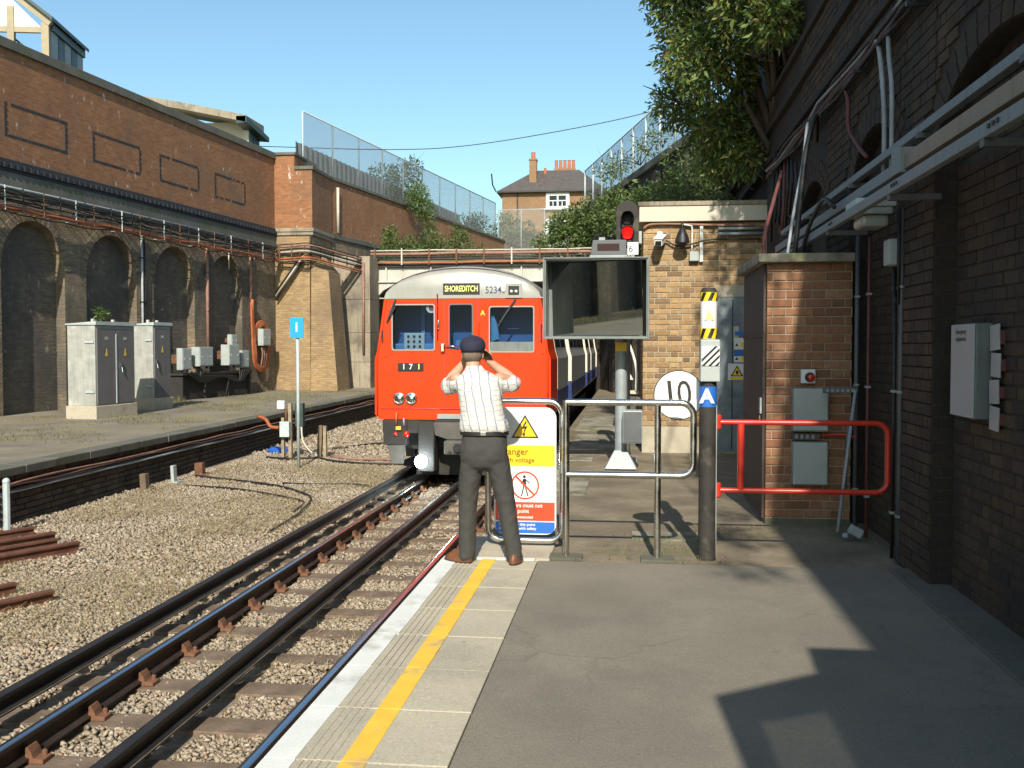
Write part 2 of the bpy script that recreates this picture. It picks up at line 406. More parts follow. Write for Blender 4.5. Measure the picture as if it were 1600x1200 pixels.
mat('yellow_paint', (.78, .47, .05, 1), .75, var=.08, vs=6, col2=(.45, .33, .15, 1), spot=.6, bmp=.25, bs=120)
mat('dirt', (.2, .16, .11, 1), .98, var=.35, vs=1.6, bmp=.6, bs=26, col2=(.13, .125, .06, 1), spot=.6)
mat('far_platform', (.2, .17, .13, 1), .97, var=.3, vs=.9, bmp=.5, bs=18, col2=(.22, .19, .09, 1), spot=.56)
mat('ballast_ground', (.26, .2, .145, 1), .98, var=.45, vs=14, bmp=1., bs=26)
mat('earth', (.16, .14, .09, 1), .98, var=.3, vs=.4, col2=(.07, .1, .03, 1), spot=.5)
mat('rail_rust', (.05, .034, .026, 1), .6, .35, var=.3, vs=6, bmp=.3, bs=60)
mat('rail_dark', (.032, .028, .025, 1), .5, .3, var=.3, vs=4, bmp=.2, bs=50)
plain('rail_head', (.42, .45, .5, 1), .2, 1.)
mat('rail_foot', (.2, .16, .115, 1), .85, var=.3, vs=8, bmp=.4, bs=60)
mat('rust', (.165, .075, .04, 1), .85, .1, var=.35, vs=9, bmp=.5, bs=50)
mat('rust_red', (.13, .052, .032, 1), .8, .1, var=.35, vs=5, bmp=.4, bs=50)
mat('sleeper_wood', (.165, .115, .08, 1), .95, var=.35, vs=5, bmp=.6, bs=30)
mat('old_wood', (.3, .24, .17, 1), .95, var=.35, vs=5, bmp=.6, bs=30)
mat('steel', (.62, .6, .57, 1), .22, 1., var=.06, vs=8)
mat('galv', (.3, .33, .34, 1), .55, .2, var=.18, vs=5, bmp=.1, bs=40)
mat('galv_paint', (.42, .47, .48, 1), .55, .1, var=.12, vs=4, bmp=.1, bs=40)
mat('grey_box', (.36, .39, .38, 1), .6, .1, var=.1, vs=5)
mat('grey_dark', (.11, .115, .12, 1), .6, .2, var=.15, vs=5)
mat('cabinet_side', (.36, .36, .33, 1), .8, .1, var=.2, vs=4, col2=(.5, .48, .44, 1), spot=.62, bmp=.2, bs=30, streak=.35)
mat('cabinet_door', (.15, .14, .14, 1), .7, .1, var=.12, vs=3, streak=.25)
mat('black_metal', (.02, .02, .022, 1), .45, .2, var=.3, vs=8)
mat('black_bollard', (.035, .03, .026, 1), .75, .1, var=.35, vs=9, col2=(.09, .075, .06, 1), spot=.6, bmp=.3, bs=50)
mat('red_paint', (.52, .035, .018, 1), .35, var=.1, vs=6)
mat('hood_grey', (.17, .185, .18, 1), .55, .3, var=.2, vs=4, streak=.3)
mat('door_steel', (.2, .23, .25, 1), .55, .25, var=.22, vs=2.2, col2=(.09, .12, .16, 1), spot=.55)
mat('door_dark', (.06, .045, .035, 1), .8, var=.35, vs=2.5, streak=.5)
mat('fascia', (.56, .5, .4, 1), .75, var=.06, vs=2.5, streak=.15)
mat('girder_white', (.46, .45, .4, 1), .75, var=.12, vs=1.2, col2=(.33, .29, .22, 1), spot=.62, streak=.5)
mat('train_red', (.66, .045, .006, 1), .4, var=.06, vs=2., spec=.2, streak=.08)
mat('train_grey', (.32, .31, .28, 1), .4, .1, var=.07, vs=2., streak=.15)
mat('train_alu', (.33, .325, .31, 1), .5, .25, var=.12, vs=1.4, streak=.2)
mat('train_white', (.6, .56, .48, 1), .5, var=.06, vs=3)
mat('train_blue', (.02, .035, .14, 1), .4, var=.1, vs=3)
mat('under_black', (.035, .03, .027, 1), .85, .1, var=.4, vs=6, bmp=.3, bs=30)
mat('under_grey', (.11, .1, .09, 1), .8, .2, var=.3, vs=6, bmp=.3, bs=30)
mat('cab_blue', (.1, .26, .5, 1), .5, var=.1, vs=3)
mat('cab_navy', (.03, .11, .28, 1), .6, var=.2, vs=3)
mat('pipe_orange', (.36, .1, .035, 1), .6, var=.25, vs=4)
mat('pipe_pink', (.27, .14, .1, 1), .7, var=.25, vs=4)
mat('pipe_red', (.14, .045, .04, 1), .7, var=.25, vs=4)
mat('cable_black', (.018, .017, .016, 1), .6, var=.3, vs=8)
mat('cable_grey', (.3, .32, .34, 1), .6, var=.2, vs=6)
mat('pipe_pale', (.5, .45, .38, 1), .7, var=.15, vs=5)
mat('timber_cream', (.36, .3, .2, 1), .85, var=.15, vs=4)
mat('render_white', (.8, .78, .72, 1), .85, var=.05, vs=2)
mat('green_dark', (.03, .055, .055, 1), .5, var=.2, vs=4)
mat('slate', (.085, .07, .065, 1), .8, var=.2, vs=3, bmp=.4, bs=14)
mat('terracotta', (.4, .13, .07, 1), .9, var=.2, vs=4)
mat('corrugated', (.17, .19, .2, 1), .6, .3, var=.1, vs=2)
mat('plate_white', (.36, .36, .35, 1), .6, var=.08, vs=4)
mat('trunk_grey', (.2, .23, .24, 1), .6, .1, var=.2, vs=3, streak=.4, bmp=.1, bs=30)
mat('trunk_beige', (.27, .225, .17, 1), .7, var=.15, vs=3, streak=.4)
mat('bark', (.09, .065, .045, 1), .95, var=.3, vs=12, bmp=.6, bs=40)
plain('white', (.68, .68, .66, 1), .5); plain('black', (.012, .012, .013, 1), .5); plain('sign_yellow', (.85, .55, .02, 1), .45)
plain('sign_red', (.7, .06, .02, 1), .45); plain('sign_blue', (.02, .13, .5, 1), .45); plain('sign_cyan', (.01, .3, .72, 1), .4)
plain('navy_ink', (.03, .05, .16, 1), .5); plain('ink_yellow', (.72, .75, .22, 1), .5); plain('brown_ink', (.12, .045, .01, 1), .5)
plain('led_red', (.85, .012, .008, 1), .3, emit=.9); plain('led_dim', (.03, .005, .004, 1), .75); plain('tail_red', (.55, .02, .01, 1), .2)
plain('chrome', (.8, .8, .78, 1), .12, 1.); plain('glow_white', (.75, .95, 1., 1), .2, emit=60.)
plain('mirror', (.48, .51, .49, 1), .02, 1.); plain('lens', (.6, .62, .6, 1), .08, 1.); plain('bag_blue', (.02, .1, .42, 1), .4)
plain('lamp_bowl', (.3, .32, .3, 1), .25); plain('sticker_yellow', (.6, .4, .04, 1), .6)
glassmat('cab_glass', (.8, .88, .95, 1), .88); glassmat('house_glass', (.5, .55, .6, 1), .25); glassmat('half_shadow_glass', (.42, .44, .44, 1), .9, .3)
brickmat('brick_red', (.37, .155, .065, 1), (.26, .105, .046, 1), (.3, .19, .115, 1), ms=.008, white=1., stain=(.17, .1, .06, 1), stain_at=.6)
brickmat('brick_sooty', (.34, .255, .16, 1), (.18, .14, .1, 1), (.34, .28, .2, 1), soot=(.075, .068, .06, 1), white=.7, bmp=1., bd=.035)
brickmat('brick_recess', (.22, .175, .125, 1), (.12, .1, .08, 1), (.24, .2, .15, 1), soot=(.065, .062, .06, 1), white=.7, bmp=1., bd=.03)  # sooty copy of the arcade brick, with the recess darkness put into its colour
brickmat('brick_tan', (.45, .3, .15, 1), (.31, .19, .095, 1), (.36, .28, .18, 1), stain=(.17, .12, .08, 1), stain_at=.58, bmp=.8)
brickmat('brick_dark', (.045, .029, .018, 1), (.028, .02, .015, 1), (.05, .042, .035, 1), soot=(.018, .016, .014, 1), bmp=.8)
brickmat('brick_house', (.34, .19, .09, 1), (.26, .14, .07, 1), (.28, .2, .13, 1), stain=(.2, .12, .07, 1), bmp=.2)
piecemat('bricks_tan', [(.16, .1, .055, 1), (.35, .21, .095, 1), (.43, .27, .13, 1), (.46, .29, .13, 1), (.28, .17, .09, 1), (.46, .32, .17, 1), (.2, .13, .075, 1)], grain=26, dark=.45)
piecemat('bricks_red', [(.18, .08, .045, 1), (.25, .11, .058, 1), (.31, .15, .075, 1), (.22, .1, .062, 1), (.36, .2, .11, 1)], grain=26, dark=.4)
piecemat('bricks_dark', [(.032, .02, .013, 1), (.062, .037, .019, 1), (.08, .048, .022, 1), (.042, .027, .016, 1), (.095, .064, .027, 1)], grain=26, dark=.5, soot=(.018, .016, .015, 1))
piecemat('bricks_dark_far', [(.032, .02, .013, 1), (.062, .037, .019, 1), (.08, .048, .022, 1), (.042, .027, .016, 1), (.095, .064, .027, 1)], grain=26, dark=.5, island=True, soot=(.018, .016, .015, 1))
piecemat('bricks_platform', [(.05, .04, .032, 1), (.085, .065, .045, 1), (.12, .09, .06, 1), (.06, .05, .042, 1)], grain=20, dark=.5)
piecemat('blue_brick', [(.022, .024, .03, 1), (.04, .042, .05, 1), (.03, .03, .036, 1)], island=True)
mat('mortar_tan', (.4, .36, .28, 1), .98, var=.2, vs=3, bmp=.4, bs=60)
mat('mortar_dark', (.05, .044, .036, 1), .98, var=.3, vs=3, bmp=.4, bs=60)
mat('mortar_red', (.36, .28, .2, 1), .98, var=.2, vs=3, bmp=.4, bs=60)
piecemat('ballast', [(.2, .155, .115, 1), (.31, .245, .175, 1), (.36, .295, .22, 1), (.27, .21, .15, 1), (.39, .315, .23, 1), (.33, .225, .145, 1), (.48, .42, .34, 1)], island=True, grain=40, dark=.15, bmp=.2)
leafmat('leaf_tree', [(.05, .095, .028, 1), (.1, .165, .035, 1), (.165, .235, .045, 1), (.23, .25, .05, 1), (.11, .175, .04, 1), (.34, .27, .1, 1)], .38)
leafmat('leaf_bush', [(.045, .085, .02, 1), (.085, .14, .03, 1), (.125, .175, .04, 1), (.07, .12, .028, 1), (.17, .19, .065, 1)], .3)
leafmat('leaf_pale', [(.07, .1, .035, 1), (.11, .145, .05, 1), (.09, .125, .04, 1), (.14, .16, .07, 1)], .25)
leafmat('straw', [(.36, .27, .13, 1), (.46, .36, .19, 1), (.3, .22, .11, 1), (.5, .41, .24, 1)], .2)
leafmat('grass', [(.12, .14, .035, 1), (.2, .2, .06, 1), (.28, .24, .1, 1), (.32, .27, .13, 1)], .45)

def meshmat(name, col, pitch, wire):
    """woven wire: square holes let the sky through"""
    m, nt, b = base(name, .7, 0.); b.inputs['Base Color'].default_value = col
    uv = coords(nt, 'UV'); sep = nd(nt, 'ShaderNodeSeparateXYZ'); nt.links.new(uv, sep.inputs[0])
    outs = []
    for s_ in (1, -1):
        a = nd(nt, 'ShaderNodeMath', operation='MULTIPLY_ADD'); nt.links.new(sep.outputs[0], a.inputs[0]); a.inputs[1].default_value = s_; nt.links.new(sep.outputs[1], a.inputs[2])
        p = nd(nt, 'ShaderNodeMath', operation='PINGPONG'); nt.links.new(a.outputs[0], p.inputs[0]); p.inputs[1].default_value = pitch / 2
        l = nd(nt, 'ShaderNodeMath', operation='LESS_THAN'); nt.links.new(p.outputs[0], l.inputs[0]); l.inputs[1].default_value = wire
        outs.append(l.outputs[0])
    mx = nd(nt, 'ShaderNodeMath', operation='MAXIMUM'); nt.links.new(outs[0], mx.inputs[0]); nt.links.new(outs[1], mx.inputs[1])
    t = nd(nt, 'ShaderNodeBsdfTransparent'); ms = nd(nt, 'ShaderNodeMixShader'); nt.links.new(mx.outputs[0], ms.inputs[0])
    nt.links.new(t.outputs[0], ms.inputs[1]); nt.links.new(b.outputs[0], ms.inputs[2]); nt.links.new(ms.outputs[0], nt.nodes['Material Output'].inputs[0])
meshmat('wire_mesh', (.26, .26, .25, 1), .08, .0065)

def shirtmat():
    m, nt, b = base('shirt', .85); o = coords(nt, 'Object'); sep = nd(nt, 'ShaderNodeSeparateXYZ')
    nz = nd(nt, 'ShaderNodeTexNoise', Scale=5.); nt.links.new(o, nz.inputs['Vector'])
    va = nd(nt, 'ShaderNodeVectorMath', operation='MULTIPLY_ADD'); nt.links.new(nz.outputs['Color'], va.inputs[0]); va.inputs[1].default_value = (.05, .05, .05); nt.links.new(o, va.inputs[2])
    nt.links.new(va.outputs[0], sep.inputs[0])
    col = (.56, .55, .52, 1)
    tilt = nd(nt, 'ShaderNodeMath', operation='MULTIPLY_ADD'); nt.links.new(sep.outputs[2], tilt.inputs[0]); tilt.inputs[1].default_value = .2; nt.links.new(sep.outputs[0], tilt.inputs[2])
    for src, pitch, wdt, tint in ((tilt.outputs[0], .064, .005, (.22, .235, .34, 1)), (sep.outputs[2], .075, .004, (.38, .39, .45, 1)), (sep.outputs[2], .0375, .003, (.42, .36, .32, 1))):
        p = nd(nt, 'ShaderNodeMath', operation='PINGPONG'); nt.links.new(src, p.inputs[0]); p.inputs[1].default_value = pitch / 2
        l = nd(nt, 'ShaderNodeMath', operation='LESS_THAN'); nt.links.new(p.outputs[0], l.inputs[0]); l.inputs[1].default_value = wdt
        col = mixc(nt, l.outputs[0], col, tint)
    nt.links.new(col, b.inputs['Base Color'])
    bump(nt, b, noise(nt, coords(nt, 'Object', (1, 1, .5)), 11., 3, .5, 1.2), .4, .03)
shirtmat()
mat('trousers', (.045, .042, .039, 1), .9, var=.12, vs=4, bmp=.3, bs=14)
mat('skin', (.5, .27, .18, 1), .55, var=.1, vs=8)
mat('hair_grey', (.16, .12, .09, 1), .8, var=.3, vs=30)
mat('cap_navy', (.018, .017, .04, 1), .85, var=.15, vs=20, bmp=.2, bs=200)
mat('leather_brown', (.14, .055, .025, 1), .45, var=.3, vs=9)
mat('leather_black', (.02, .018, .016, 1), .4, var=.3, vs=9)

# ------------------------------------------------------------------ ground, platforms
g = MB().box(-300, 300, -60, 600, -1.6, -.82).build('ground', 'ballast_ground'); tag(g, kind='structure')
pl = MB().box(-1.38, 2.6, -8, 7.62, -1.5, -.125).build('platform', 'brick_sooty'); tag(pl, kind='structure')
asp = MB().box(-.70, 2.6, -8, 7.62, -.12, 0).build('asphalt_surface', 'asphalt', pl)
y = -2.06; i = 0
while y < 7.5:                                   # edge slabs with their painted nosing and ribs
    y1 = min(y + .585, 7.60)
    sl = MB().box(-1.45, -.706, y + .004, y1 - .004, -.12, .004 + random.uniform(-.002, .002)).build('edge_slab', 'concrete', pl, bevel=.004)
    MB().box(-1.452, -1.318 + random.uniform(-.008, .006), y + .003, y1 - .003, -.06, .0085).build('white_edge', 'white_paint', sl)
    for q in range(4):
        MB().box(-1.305 + q * .036, -1.285 + q * .036, y + .006, y1 - .006, 0, .0085).build('rib', 'concrete', sl)
    MB().box(-1.135, -1.03, y + .004, y1 - .004, 0, .0085).build('yellow_line', 'yellow_paint', sl)
    y = y1
MB().box(-1.45, -.73, 7.604, 7.68, -.05, .008).build('white_end_line', 'white_paint', pl)
pe = MB().box(-1.25, 2.6, 8.5, 60, -1.5, -.02).box(-1.40, 2.6, 7.62, 8.5, -1.5, -.02).build('platform_end', 'dirt'); tag(pe, kind='structure')
MB().box(-1.38, -.62, 7.69, 8.55, -.1, .002).build('concrete_slab', 'concrete', pe, bevel=.004)
for a in ((.02, .62, 8.63, 9.0), (-.95, -.55, 14.6, 15.4), (-1.05, -.5, 11.2, 13.4), (-1.0, -.1, 16.2, 19.0), (-1.1, -.3, 20, 24)):
    MB().box(*a, -.06, -.005).build('paving_slab', 'stone_slab', pe, bevel=.004)

# far platform on the left, its face runs slightly away from the track
fp = thing('far_platform', None, None, (-8.49, 12.55, 0), R(91.57), local=True); fp['kind'] = 'structure'
MB().box(-36, 42, .05, 7.5, -1.5, -.10).build('platform_body', 'mortar_dark', fp)
MB().box(-36, 42, .30, 7.5, -.10, 0).build('platform_surface', 'far_platform', fp)
u = -22.
while u < 40:
    l = random.uniform(.8, 1.1)
    MB().box(u + .006, u + l - .006, -.07 + random.uniform(-.01, .01), .298, -.115, .004 + random.uniform(-.006, .006)).build('edge_stone', 'concrete_dark', fp, bevel=.012)
    u += l
sp = brick_spots(-1.2, 9.5, -.82, -.12, .088, .30, .014)
sp.sort(key=lambda q: q[0])
lay_bricks(fp, sp[:300], lambda u_, z, o: ((u_, .02 + o * 4, z), 0), 'bricks_platform', .04)
stuff_bricks('brickwork', fp, sp[300:] + brick_spots(9.5, 38, -.82, -.12, .088, .30, .014) + brick_spots(-9, -1.2, -.82, -.12, .088, .30, .014), lambda a, o, z: (a, .02 + o, z), 'bricks_platform')

# ------------------------------------------------------------------ track
tr = thing('railway_track', 'four-rail railway track on ballast, running from the lower left corner to the train', 'railway track', (-2.8, 3, -.8))
ZR = -.62
def rail_prof(x, ztop, hw, h, foot, web=.008):
    z0 = ztop - h
    return [(x - foot, z0), (x + foot, z0), (x + foot, z0 + .012), (x + web, z0 + .03), (x + web, ztop - .042), (x + hw, ztop - .03), (x + hw, ztop - .004), (x + hw - .006, ztop),
            (x - hw + .006, ztop), (x - hw, ztop - .004), (x - hw, ztop - .03), (x - web, ztop - .042), (x - web, z0 + .03), (x - foot, z0 + .012)]
def rail(x, ztop, m, hw=.035, h=.142, foot=.062, shine=True, name='running_rail', y1=60, top='rail_head'):
    o = MB().prism(rail_prof(x, ztop, hw, h, foot), 'xz', 1.5, y1).build(name, m, tr, bevel=.003)
    if shine: MB().prism([(x + hw * .86 * t, ztop - .001 + .0065 * (1 - t * t)) for t in (-1, -.75, -.5, -.25, 0, .25, .5, .75, 1)], 'xz', 1.5, y1).build('polished_head', top, o, smooth=40)
    return o
rail(-3.54, ZR, 'rail_rust'); rail(-2.07, ZR, 'rail_rust')
for x, zt in ((-3.97, ZR + .07), (-2.8, ZR + .05)):
    r_ = rail(x, zt, 'rail_dark', .038, .12, .065, True, 'conductor_rail', top='rail_dark')
    MB().box(x - .064, x + .064, 1.5, 60, zt - .119, zt - .106).build('rail_foot', 'rail_foot', r_)
slm = MB().box(-1.3, 1.3, -.125, .125, -.15, 0).build('sleeper', 'sleeper_wood', tr, bevel=.008)
chm = MB()
chm.prism([(-.19, 0), (.17, 0), (.17, .03), (.10, .035), (.085, .075), (.06, .115), (.045, .11), (.042, .045), (-.042, .045), (-.05, .1), (-.1, .04), (-.19, .03)], 'xz', -.06, .06)
chm.lathe([(.02, .02), (.02, .06), (.012, .07)], (.13, .035, 0), 8); chm.lathe([(.02, .02), (.02, .055), (.012, .065)], (-.15, -.03, 0), 8)
chair0 = chm.build('rail_chair', 'rust', tr, bevel=.004)
keym = MB().lathe([(.045, 0), (.05, .012), (.034, .02), (.038, .045), (.03, .06)], (0, 0, 0), 10).build('insulator', 'pipe_pale', tr, smooth=30)
first = True
yy = 4.70
def place(o, loc):
    global first
    q = o if first else o.copy()
    if not first: COL.objects.link(q)
    q.location = loc; q.scale = (.86, .86, .86) if o is chair0 else (1, 1, 1); return q
while yy < 36:
    s_ = place(slm, (-2.83 + random.uniform(-.04, .04), yy, -.785)); s_.rotation_euler = (0, 0, random.uniform(-.015, .015))
    cq = place(chair0, (-3.54 + random.uniform(-.004, .004), yy + random.uniform(-.02, .02), -.782)); cq.rotation_euler = (0, 0, random.uniform(-.05, .05)); q = chair0.copy(); COL.objects.link(q); q.location = (-2.07, yy, -.782); q.rotation_euler = (0, 0, PI)
    if int(yy / .69) % 3 == 0 or first:
        place(keym, (-3.97, yy + .02, -.73)); q = keym.copy(); COL.objects.link(q); q.location = (-2.8, yy + .02, -.755)
    first = False; yy += .69
sc.view_layers[0].update()

# ballast stones
def stones(name, n, xr, yr, size, avoid=True, zb=-.815):
    bm = bmesh.new(); bmesh.ops.create_cube(bm, size=1.35); bmesh.ops.triangulate(bm, faces=bm.faces); bv = np.array([v.co[:] for v in bm.verts]); bf = np.array([[v.index for v in f.verts] for f in bm.faces]); bm.free()
    y = yr[0] + (yr[1] - yr[0]) * rng.random(n) ** 1.0; x = rng.uniform(xr[0], xr[1], n)
    if avoid:
        near = np.zeros(n, bool)
        for rx in (-3.54, -2.07, -3.97, -2.8): near |= np.abs(x - rx) < .085
        ph = ((y - 4.70 + .345) % .69) - .345
        sl_ = (np.abs(ph) < .11) & (x > -4.13) & (x < -1.53) & (rng.random(n) < .86)
        keep = ~(near | sl_); x, y = x[keep], y[keep]; n = len(x)
    s_ = size * rng.uniform(.55, 1.25, (n, 1, 1)) * rng.uniform(.55, 1.3, (n, 1, 3))
    v = bv[None] * (1 + rng.normal(size=(n, len(bv), 1)) * .26) * s_
    a = rng.uniform(0, 2 * PI, n); ca, sa = np.cos(a), np.sin(a); b_ = rng.uniform(-.8, .8, n); cb, sb = np.cos(b_), np.sin(b_)
    X = v[..., 0] * ca[:, None] - v[..., 1] * sa[:, None]; Y = v[..., 0] * sa[:, None] + v[..., 1] * ca[:, None]; Z = v[..., 2] * .8
    X, Z = X * cb[:, None] + Z * sb[:, None], -X * sb[:, None] + Z * cb[:, None]
    z = zb + rng.uniform(-.004, .02, n) + .012 * np.sin(x * 3.1) * np.sin(y * 2.3)
    P = np.stack([X + x[:, None], Y + y[:, None], Z + z[:, None]], -1).reshape(-1, 3)
    F = (bf[None] + (np.arange(n) * len(bv))[:, None, None]).reshape(-1, 3)
    me = bpy.data.meshes.new(name); me.vertices.add(len(P)); me.vertices.foreach_set('co', P.astype(np.float32).ravel())
    me.loops.add(F.size); me.loops.foreach_set('vertex_index', F.astype(np.int32).ravel()); me.polygons.add(len(F))
    me.polygons.foreach_set('loop_start', np.arange(0, F.size, 3, dtype=np.int32)); me.polygons.foreach_set('loop_total', np.full(len(F), 3, np.int32)); me.update(calc_edges=True)
    return link_mesh(name, me, 'ballast')
s1 = stones('ballast', 50000, (-6.6, -1.5), (4.2, 10), .019); tag(s1, 'grey and tan crushed stone ballast between and beside the rails', 'ballast', kind='stuff')
s2 = stones('ballast', 60000, (-8.5, -1.5), (9.6, 22), .021); tag(s2, 'crushed stone ballast covering the old track bed on the left', 'ballast', kind='stuff')
s3 = stones('ballast', 7000, (-8.8, -3.6), (22, 40), .05); tag(s3, 'crushed stone ballast beside the far end of the left platform', 'ballast', kind='stuff')
def blades(name, n, xr, yr, z0, L, up, m, label, cat, patchy=True, w=.004):
    x = rng.uniform(*xr, n); y = rng.uniform(*yr, n)
    if patchy:
        k = np.sin(x * 2.1 + 1.3 * np.sin(y * 1.7)) + np.sin(y * 1.3 + x * .7) + rng.normal(size=n) * .5; x, y = x[k > .1], y[k > .1]
    n = len(x); a = rng.uniform(0, 2 * PI, n); l = L * rng.uniform(.4, 1.3, n); e = up * rng.uniform(0, 1.3, n)
    P = np.stack([x, y, np.full(n, z0) + rng.uniform(0, .015, n)], 1); t = np.stack([np.cos(a) * np.cos(e), np.sin(a) * np.cos(e), np.sin(e)], 1); s_ = np.stack([-np.sin(a), np.cos(a), np.zeros(n)], 1) * w
    m_ = P + t * l[:, None] * .5 + np.array([0, 0, .01]); q = P + t * l[:, None]
    v = np.stack([P - s_, P + s_, q + s_ * .3, q - s_ * .3], 1).reshape(-1, 3)
    return tag(quads_object(name, v, m), label, cat, kind='stuff')
blades('dry_grass', 34000, (-8.2, -4.2), (7.5, 20), -.795, .13, .35, 'straw', 'dry straw-coloured grass strewn over the ballast on the left', 'dry grass')
blades('dry_grass', 2500, (-3.4, -2.2), (7, 16), -.80, .1, .35, 'straw', 'wisps of dry grass between the running rails', 'dry grass')
blades('weeds', 2600, (-.6, 2.1), (7.66, 9.4), -.02, .045, .9, 'grass', 'low weeds along the platform end behind the barriers', 'weeds', w=.003)
blades('weeds', 16000, (-13.8, -9.2), (16, 40), 0., .07, .9, 'grass', 'patchy yellow-green weeds on the far platform', 'weeds', w=.006)
blades('weeds', 6000, (-17.2, -15.0), (-12, 14), 0., .2, 1.0, 'grass', 'weeds along the foot of the left wall nearer the camera', 'weeds', w=.008)
blades('weeds', 2500, (-14.3, -13.6), (24, 37), 0., .16, 1.0, 'grass', 'weeds along the foot of the arches on the left', 'weeds', w=.008)
blades('weeds', 1500, (-9.4, -6), (22, 38), -.8, .12, .9, 'grass', 'green weeds on the ballast beyond the number sign', 'weeds', w=.006)
# ------------------------------------------------------------------ left retaining wall (local: u along wall, v into it)
WL = (-14.96, 22.41, 0); WA = R(84.43)
lw = thing('retaining_wall', 'long retaining wall on the left, sooty arches below and red brick above', 'wall', WL, WA, local=True)
def LWP(u, v, z): 
    q = Matrix.Rotation(WA, 3, 'Z') @ Vector((u, v, 0)); return (WL[0] + q.x, WL[1] + q.y, z)
arches = [1.05 + 3.24 * k for k in range(-10, 4)]
MB().panel([(-34, -1.2), (14.62, -1.2), (14.62, 5.55), (-34, 5.55)], [arch_poly(a, 1.17, -.04, 3.64) for a in arches], 'xz', 0, .27).build('arcade', 'brick_sooty', lw)
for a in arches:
    MB().box(a - 1.3, a + 1.3, .271, .7, -1, 5.0).build('arch_infill', 'brick_recess', lw)
    mb = MB()
    for i in range(21):                          # ring of voussoirs
        t0, t1 = PI * i / 21 + .012, PI * (i + 1) / 21 - .012
        mb.prism([(a + r_ * math.cos(t), 3.64 + r_ * math.sin(t)) for r_, t in ((1.175, t0), (1.41, t0), (1.41, t1), (1.175, t1))], 'xz', -.018, .05)
    mb.build('arch_ring', 'brick_sooty', lw)
MB().box(-34, 14.62, -.05, .5, 5.55, 5.88).build('band', 'concrete_dark', lw)
cn = MB().box(-34, 14.62, -.065, .5, 5.882, 5.96).box(-34, 14.62, -.1, .5, 5.962, 6.1).box(-34, 14.62, -.07, .5, 6.102, 6.19).build('cornice', 'blue_brick', lw, bevel=.01)
mb = MB(); u = -9
while u < 14.5: mb.box(u, u + .105, -.118, -.09, 5.97, 6.09); u += .235
mb.build('dentils', 'blue_brick', cn)
MB().box(-34, 14.62, 0, .5, 6.192, 8.83).build('upper_wall', 'brick_red', lw)
for a, b_ in ((-9.7 + .09, -9.7 + 2.45), (-3.2, -.85), (.09, 2.45), (3.48, 5.8), (6.75, 9.1), (10.08, 12.3)):
    if a < -9: continue
    mb = MB()
    n = int((b_ - a) / .118)
    for i in range(n):
        for z in (6.74, 7.5):
            if random.random() < .9: mb.box(a + i * .118, a + i * .118 + .1, -.006 - random.uniform(0, .004), .03, z, z + .062)
    for i in range(9):
        for u in (a, b_ - .12): mb.box(u, u + (.105 if i % 2 else .07), -.006 - random.uniform(0, .004), .03, 6.82 + i * .0755, 6.82 + i * .0755 + .06)
    mb.build('panel_border', 'blue_brick', lw)
u = -34.
while u < 14.6:
    l = min(random.uniform(2.0, 2.5), 14.66 - u)
    MB().box(u + .006, u + l - .006, -.07, .56, 8.832, 9.07).build('coping_slab', 'concrete_dark', lw, bevel=.01); u += l
ug = MB().prism([LWP(-34, .72, 0)[:2], LWP(14.0, .72, 0)[:2], (-14.4, 120), (-80, 120), (-80, -12)], 'xy', -1, 7.4).build('upper_ground', 'earth'); tag(ug, kind='structure')

# cable rack under the band
cr = thing('cable_rack', 'rack of pipes and orange cables slung along the arches of the left wall', 'cable rack', LWP(0, -.2, 4.7), 0)
def lp(pts): return [LWP(*p) for p in pts]
MB().tube(lp([(-9, -.30, 5.46), (14.3, -.30, 5.46)]), .035, 7).build('pipe', 'cable_grey', cr, smooth=True)
MB().tube(lp([(-9, -.33, 5.33), (14.3, -.33, 5.33)]), .02, 6).build('pipe', 'rail_dark', cr, smooth=True)
def sag(u0, u1, v, z, amp, step=.55): 
    out = []; u = u0
    while u < u1: out.append((u, v + random.uniform(-.03, .03), z + random.uniform(-amp, amp))); u += step
    return out
for v, z, amp, m, r_ in ((-.34, 4.97, .03, 'pipe_orange', .028), (-.30, 4.93, .03, 'pipe_orange', .022), (-.26, 5.02, .03, 'pipe_pink', .02), (-.3, 5.12, .03, 'cable_black', .022), (-.25, 5.18, .03, 'cable_black', .02), (-.3, 5.26, .03, 'cable_black', .018), (-.22, 5.08, .04, 'pipe_pale', .012), (-.38, 5.2, .07, 'cable_black', .016), (-.36, 5.05, .08, 'pipe_pink', .012), (-.2, 4.88, .06, 'cable_black', .016), (-.24, 5.3, .05, 'rust', .018), (-.37, 5.36, .05, 'cable_black', .02)):
    MB().tube(lp(sag(-9, 14.4, v, z, amp)), r_, 6).build('cable', m, cr, smooth=True)
hm = None; u = -8.5; k = 0
while u < 14.3:
    MB().bar(LWP(u, -.36, 5.48), LWP(u, -.36, 4.9), .03, .012).bar(LWP(u, -.36, 4.92), LWP(u, .0, 4.92), .03, .012).bar(LWP(u, -.36, 5.46), LWP(u, 0, 5.52), .03, .012).build('hanger', 'galv_paint' if k % 4 == 0 else ('black_metal' if k % 2 else 'rust'), cr)
    u += random.choice((.38, .5, .62, .75)); k += 1
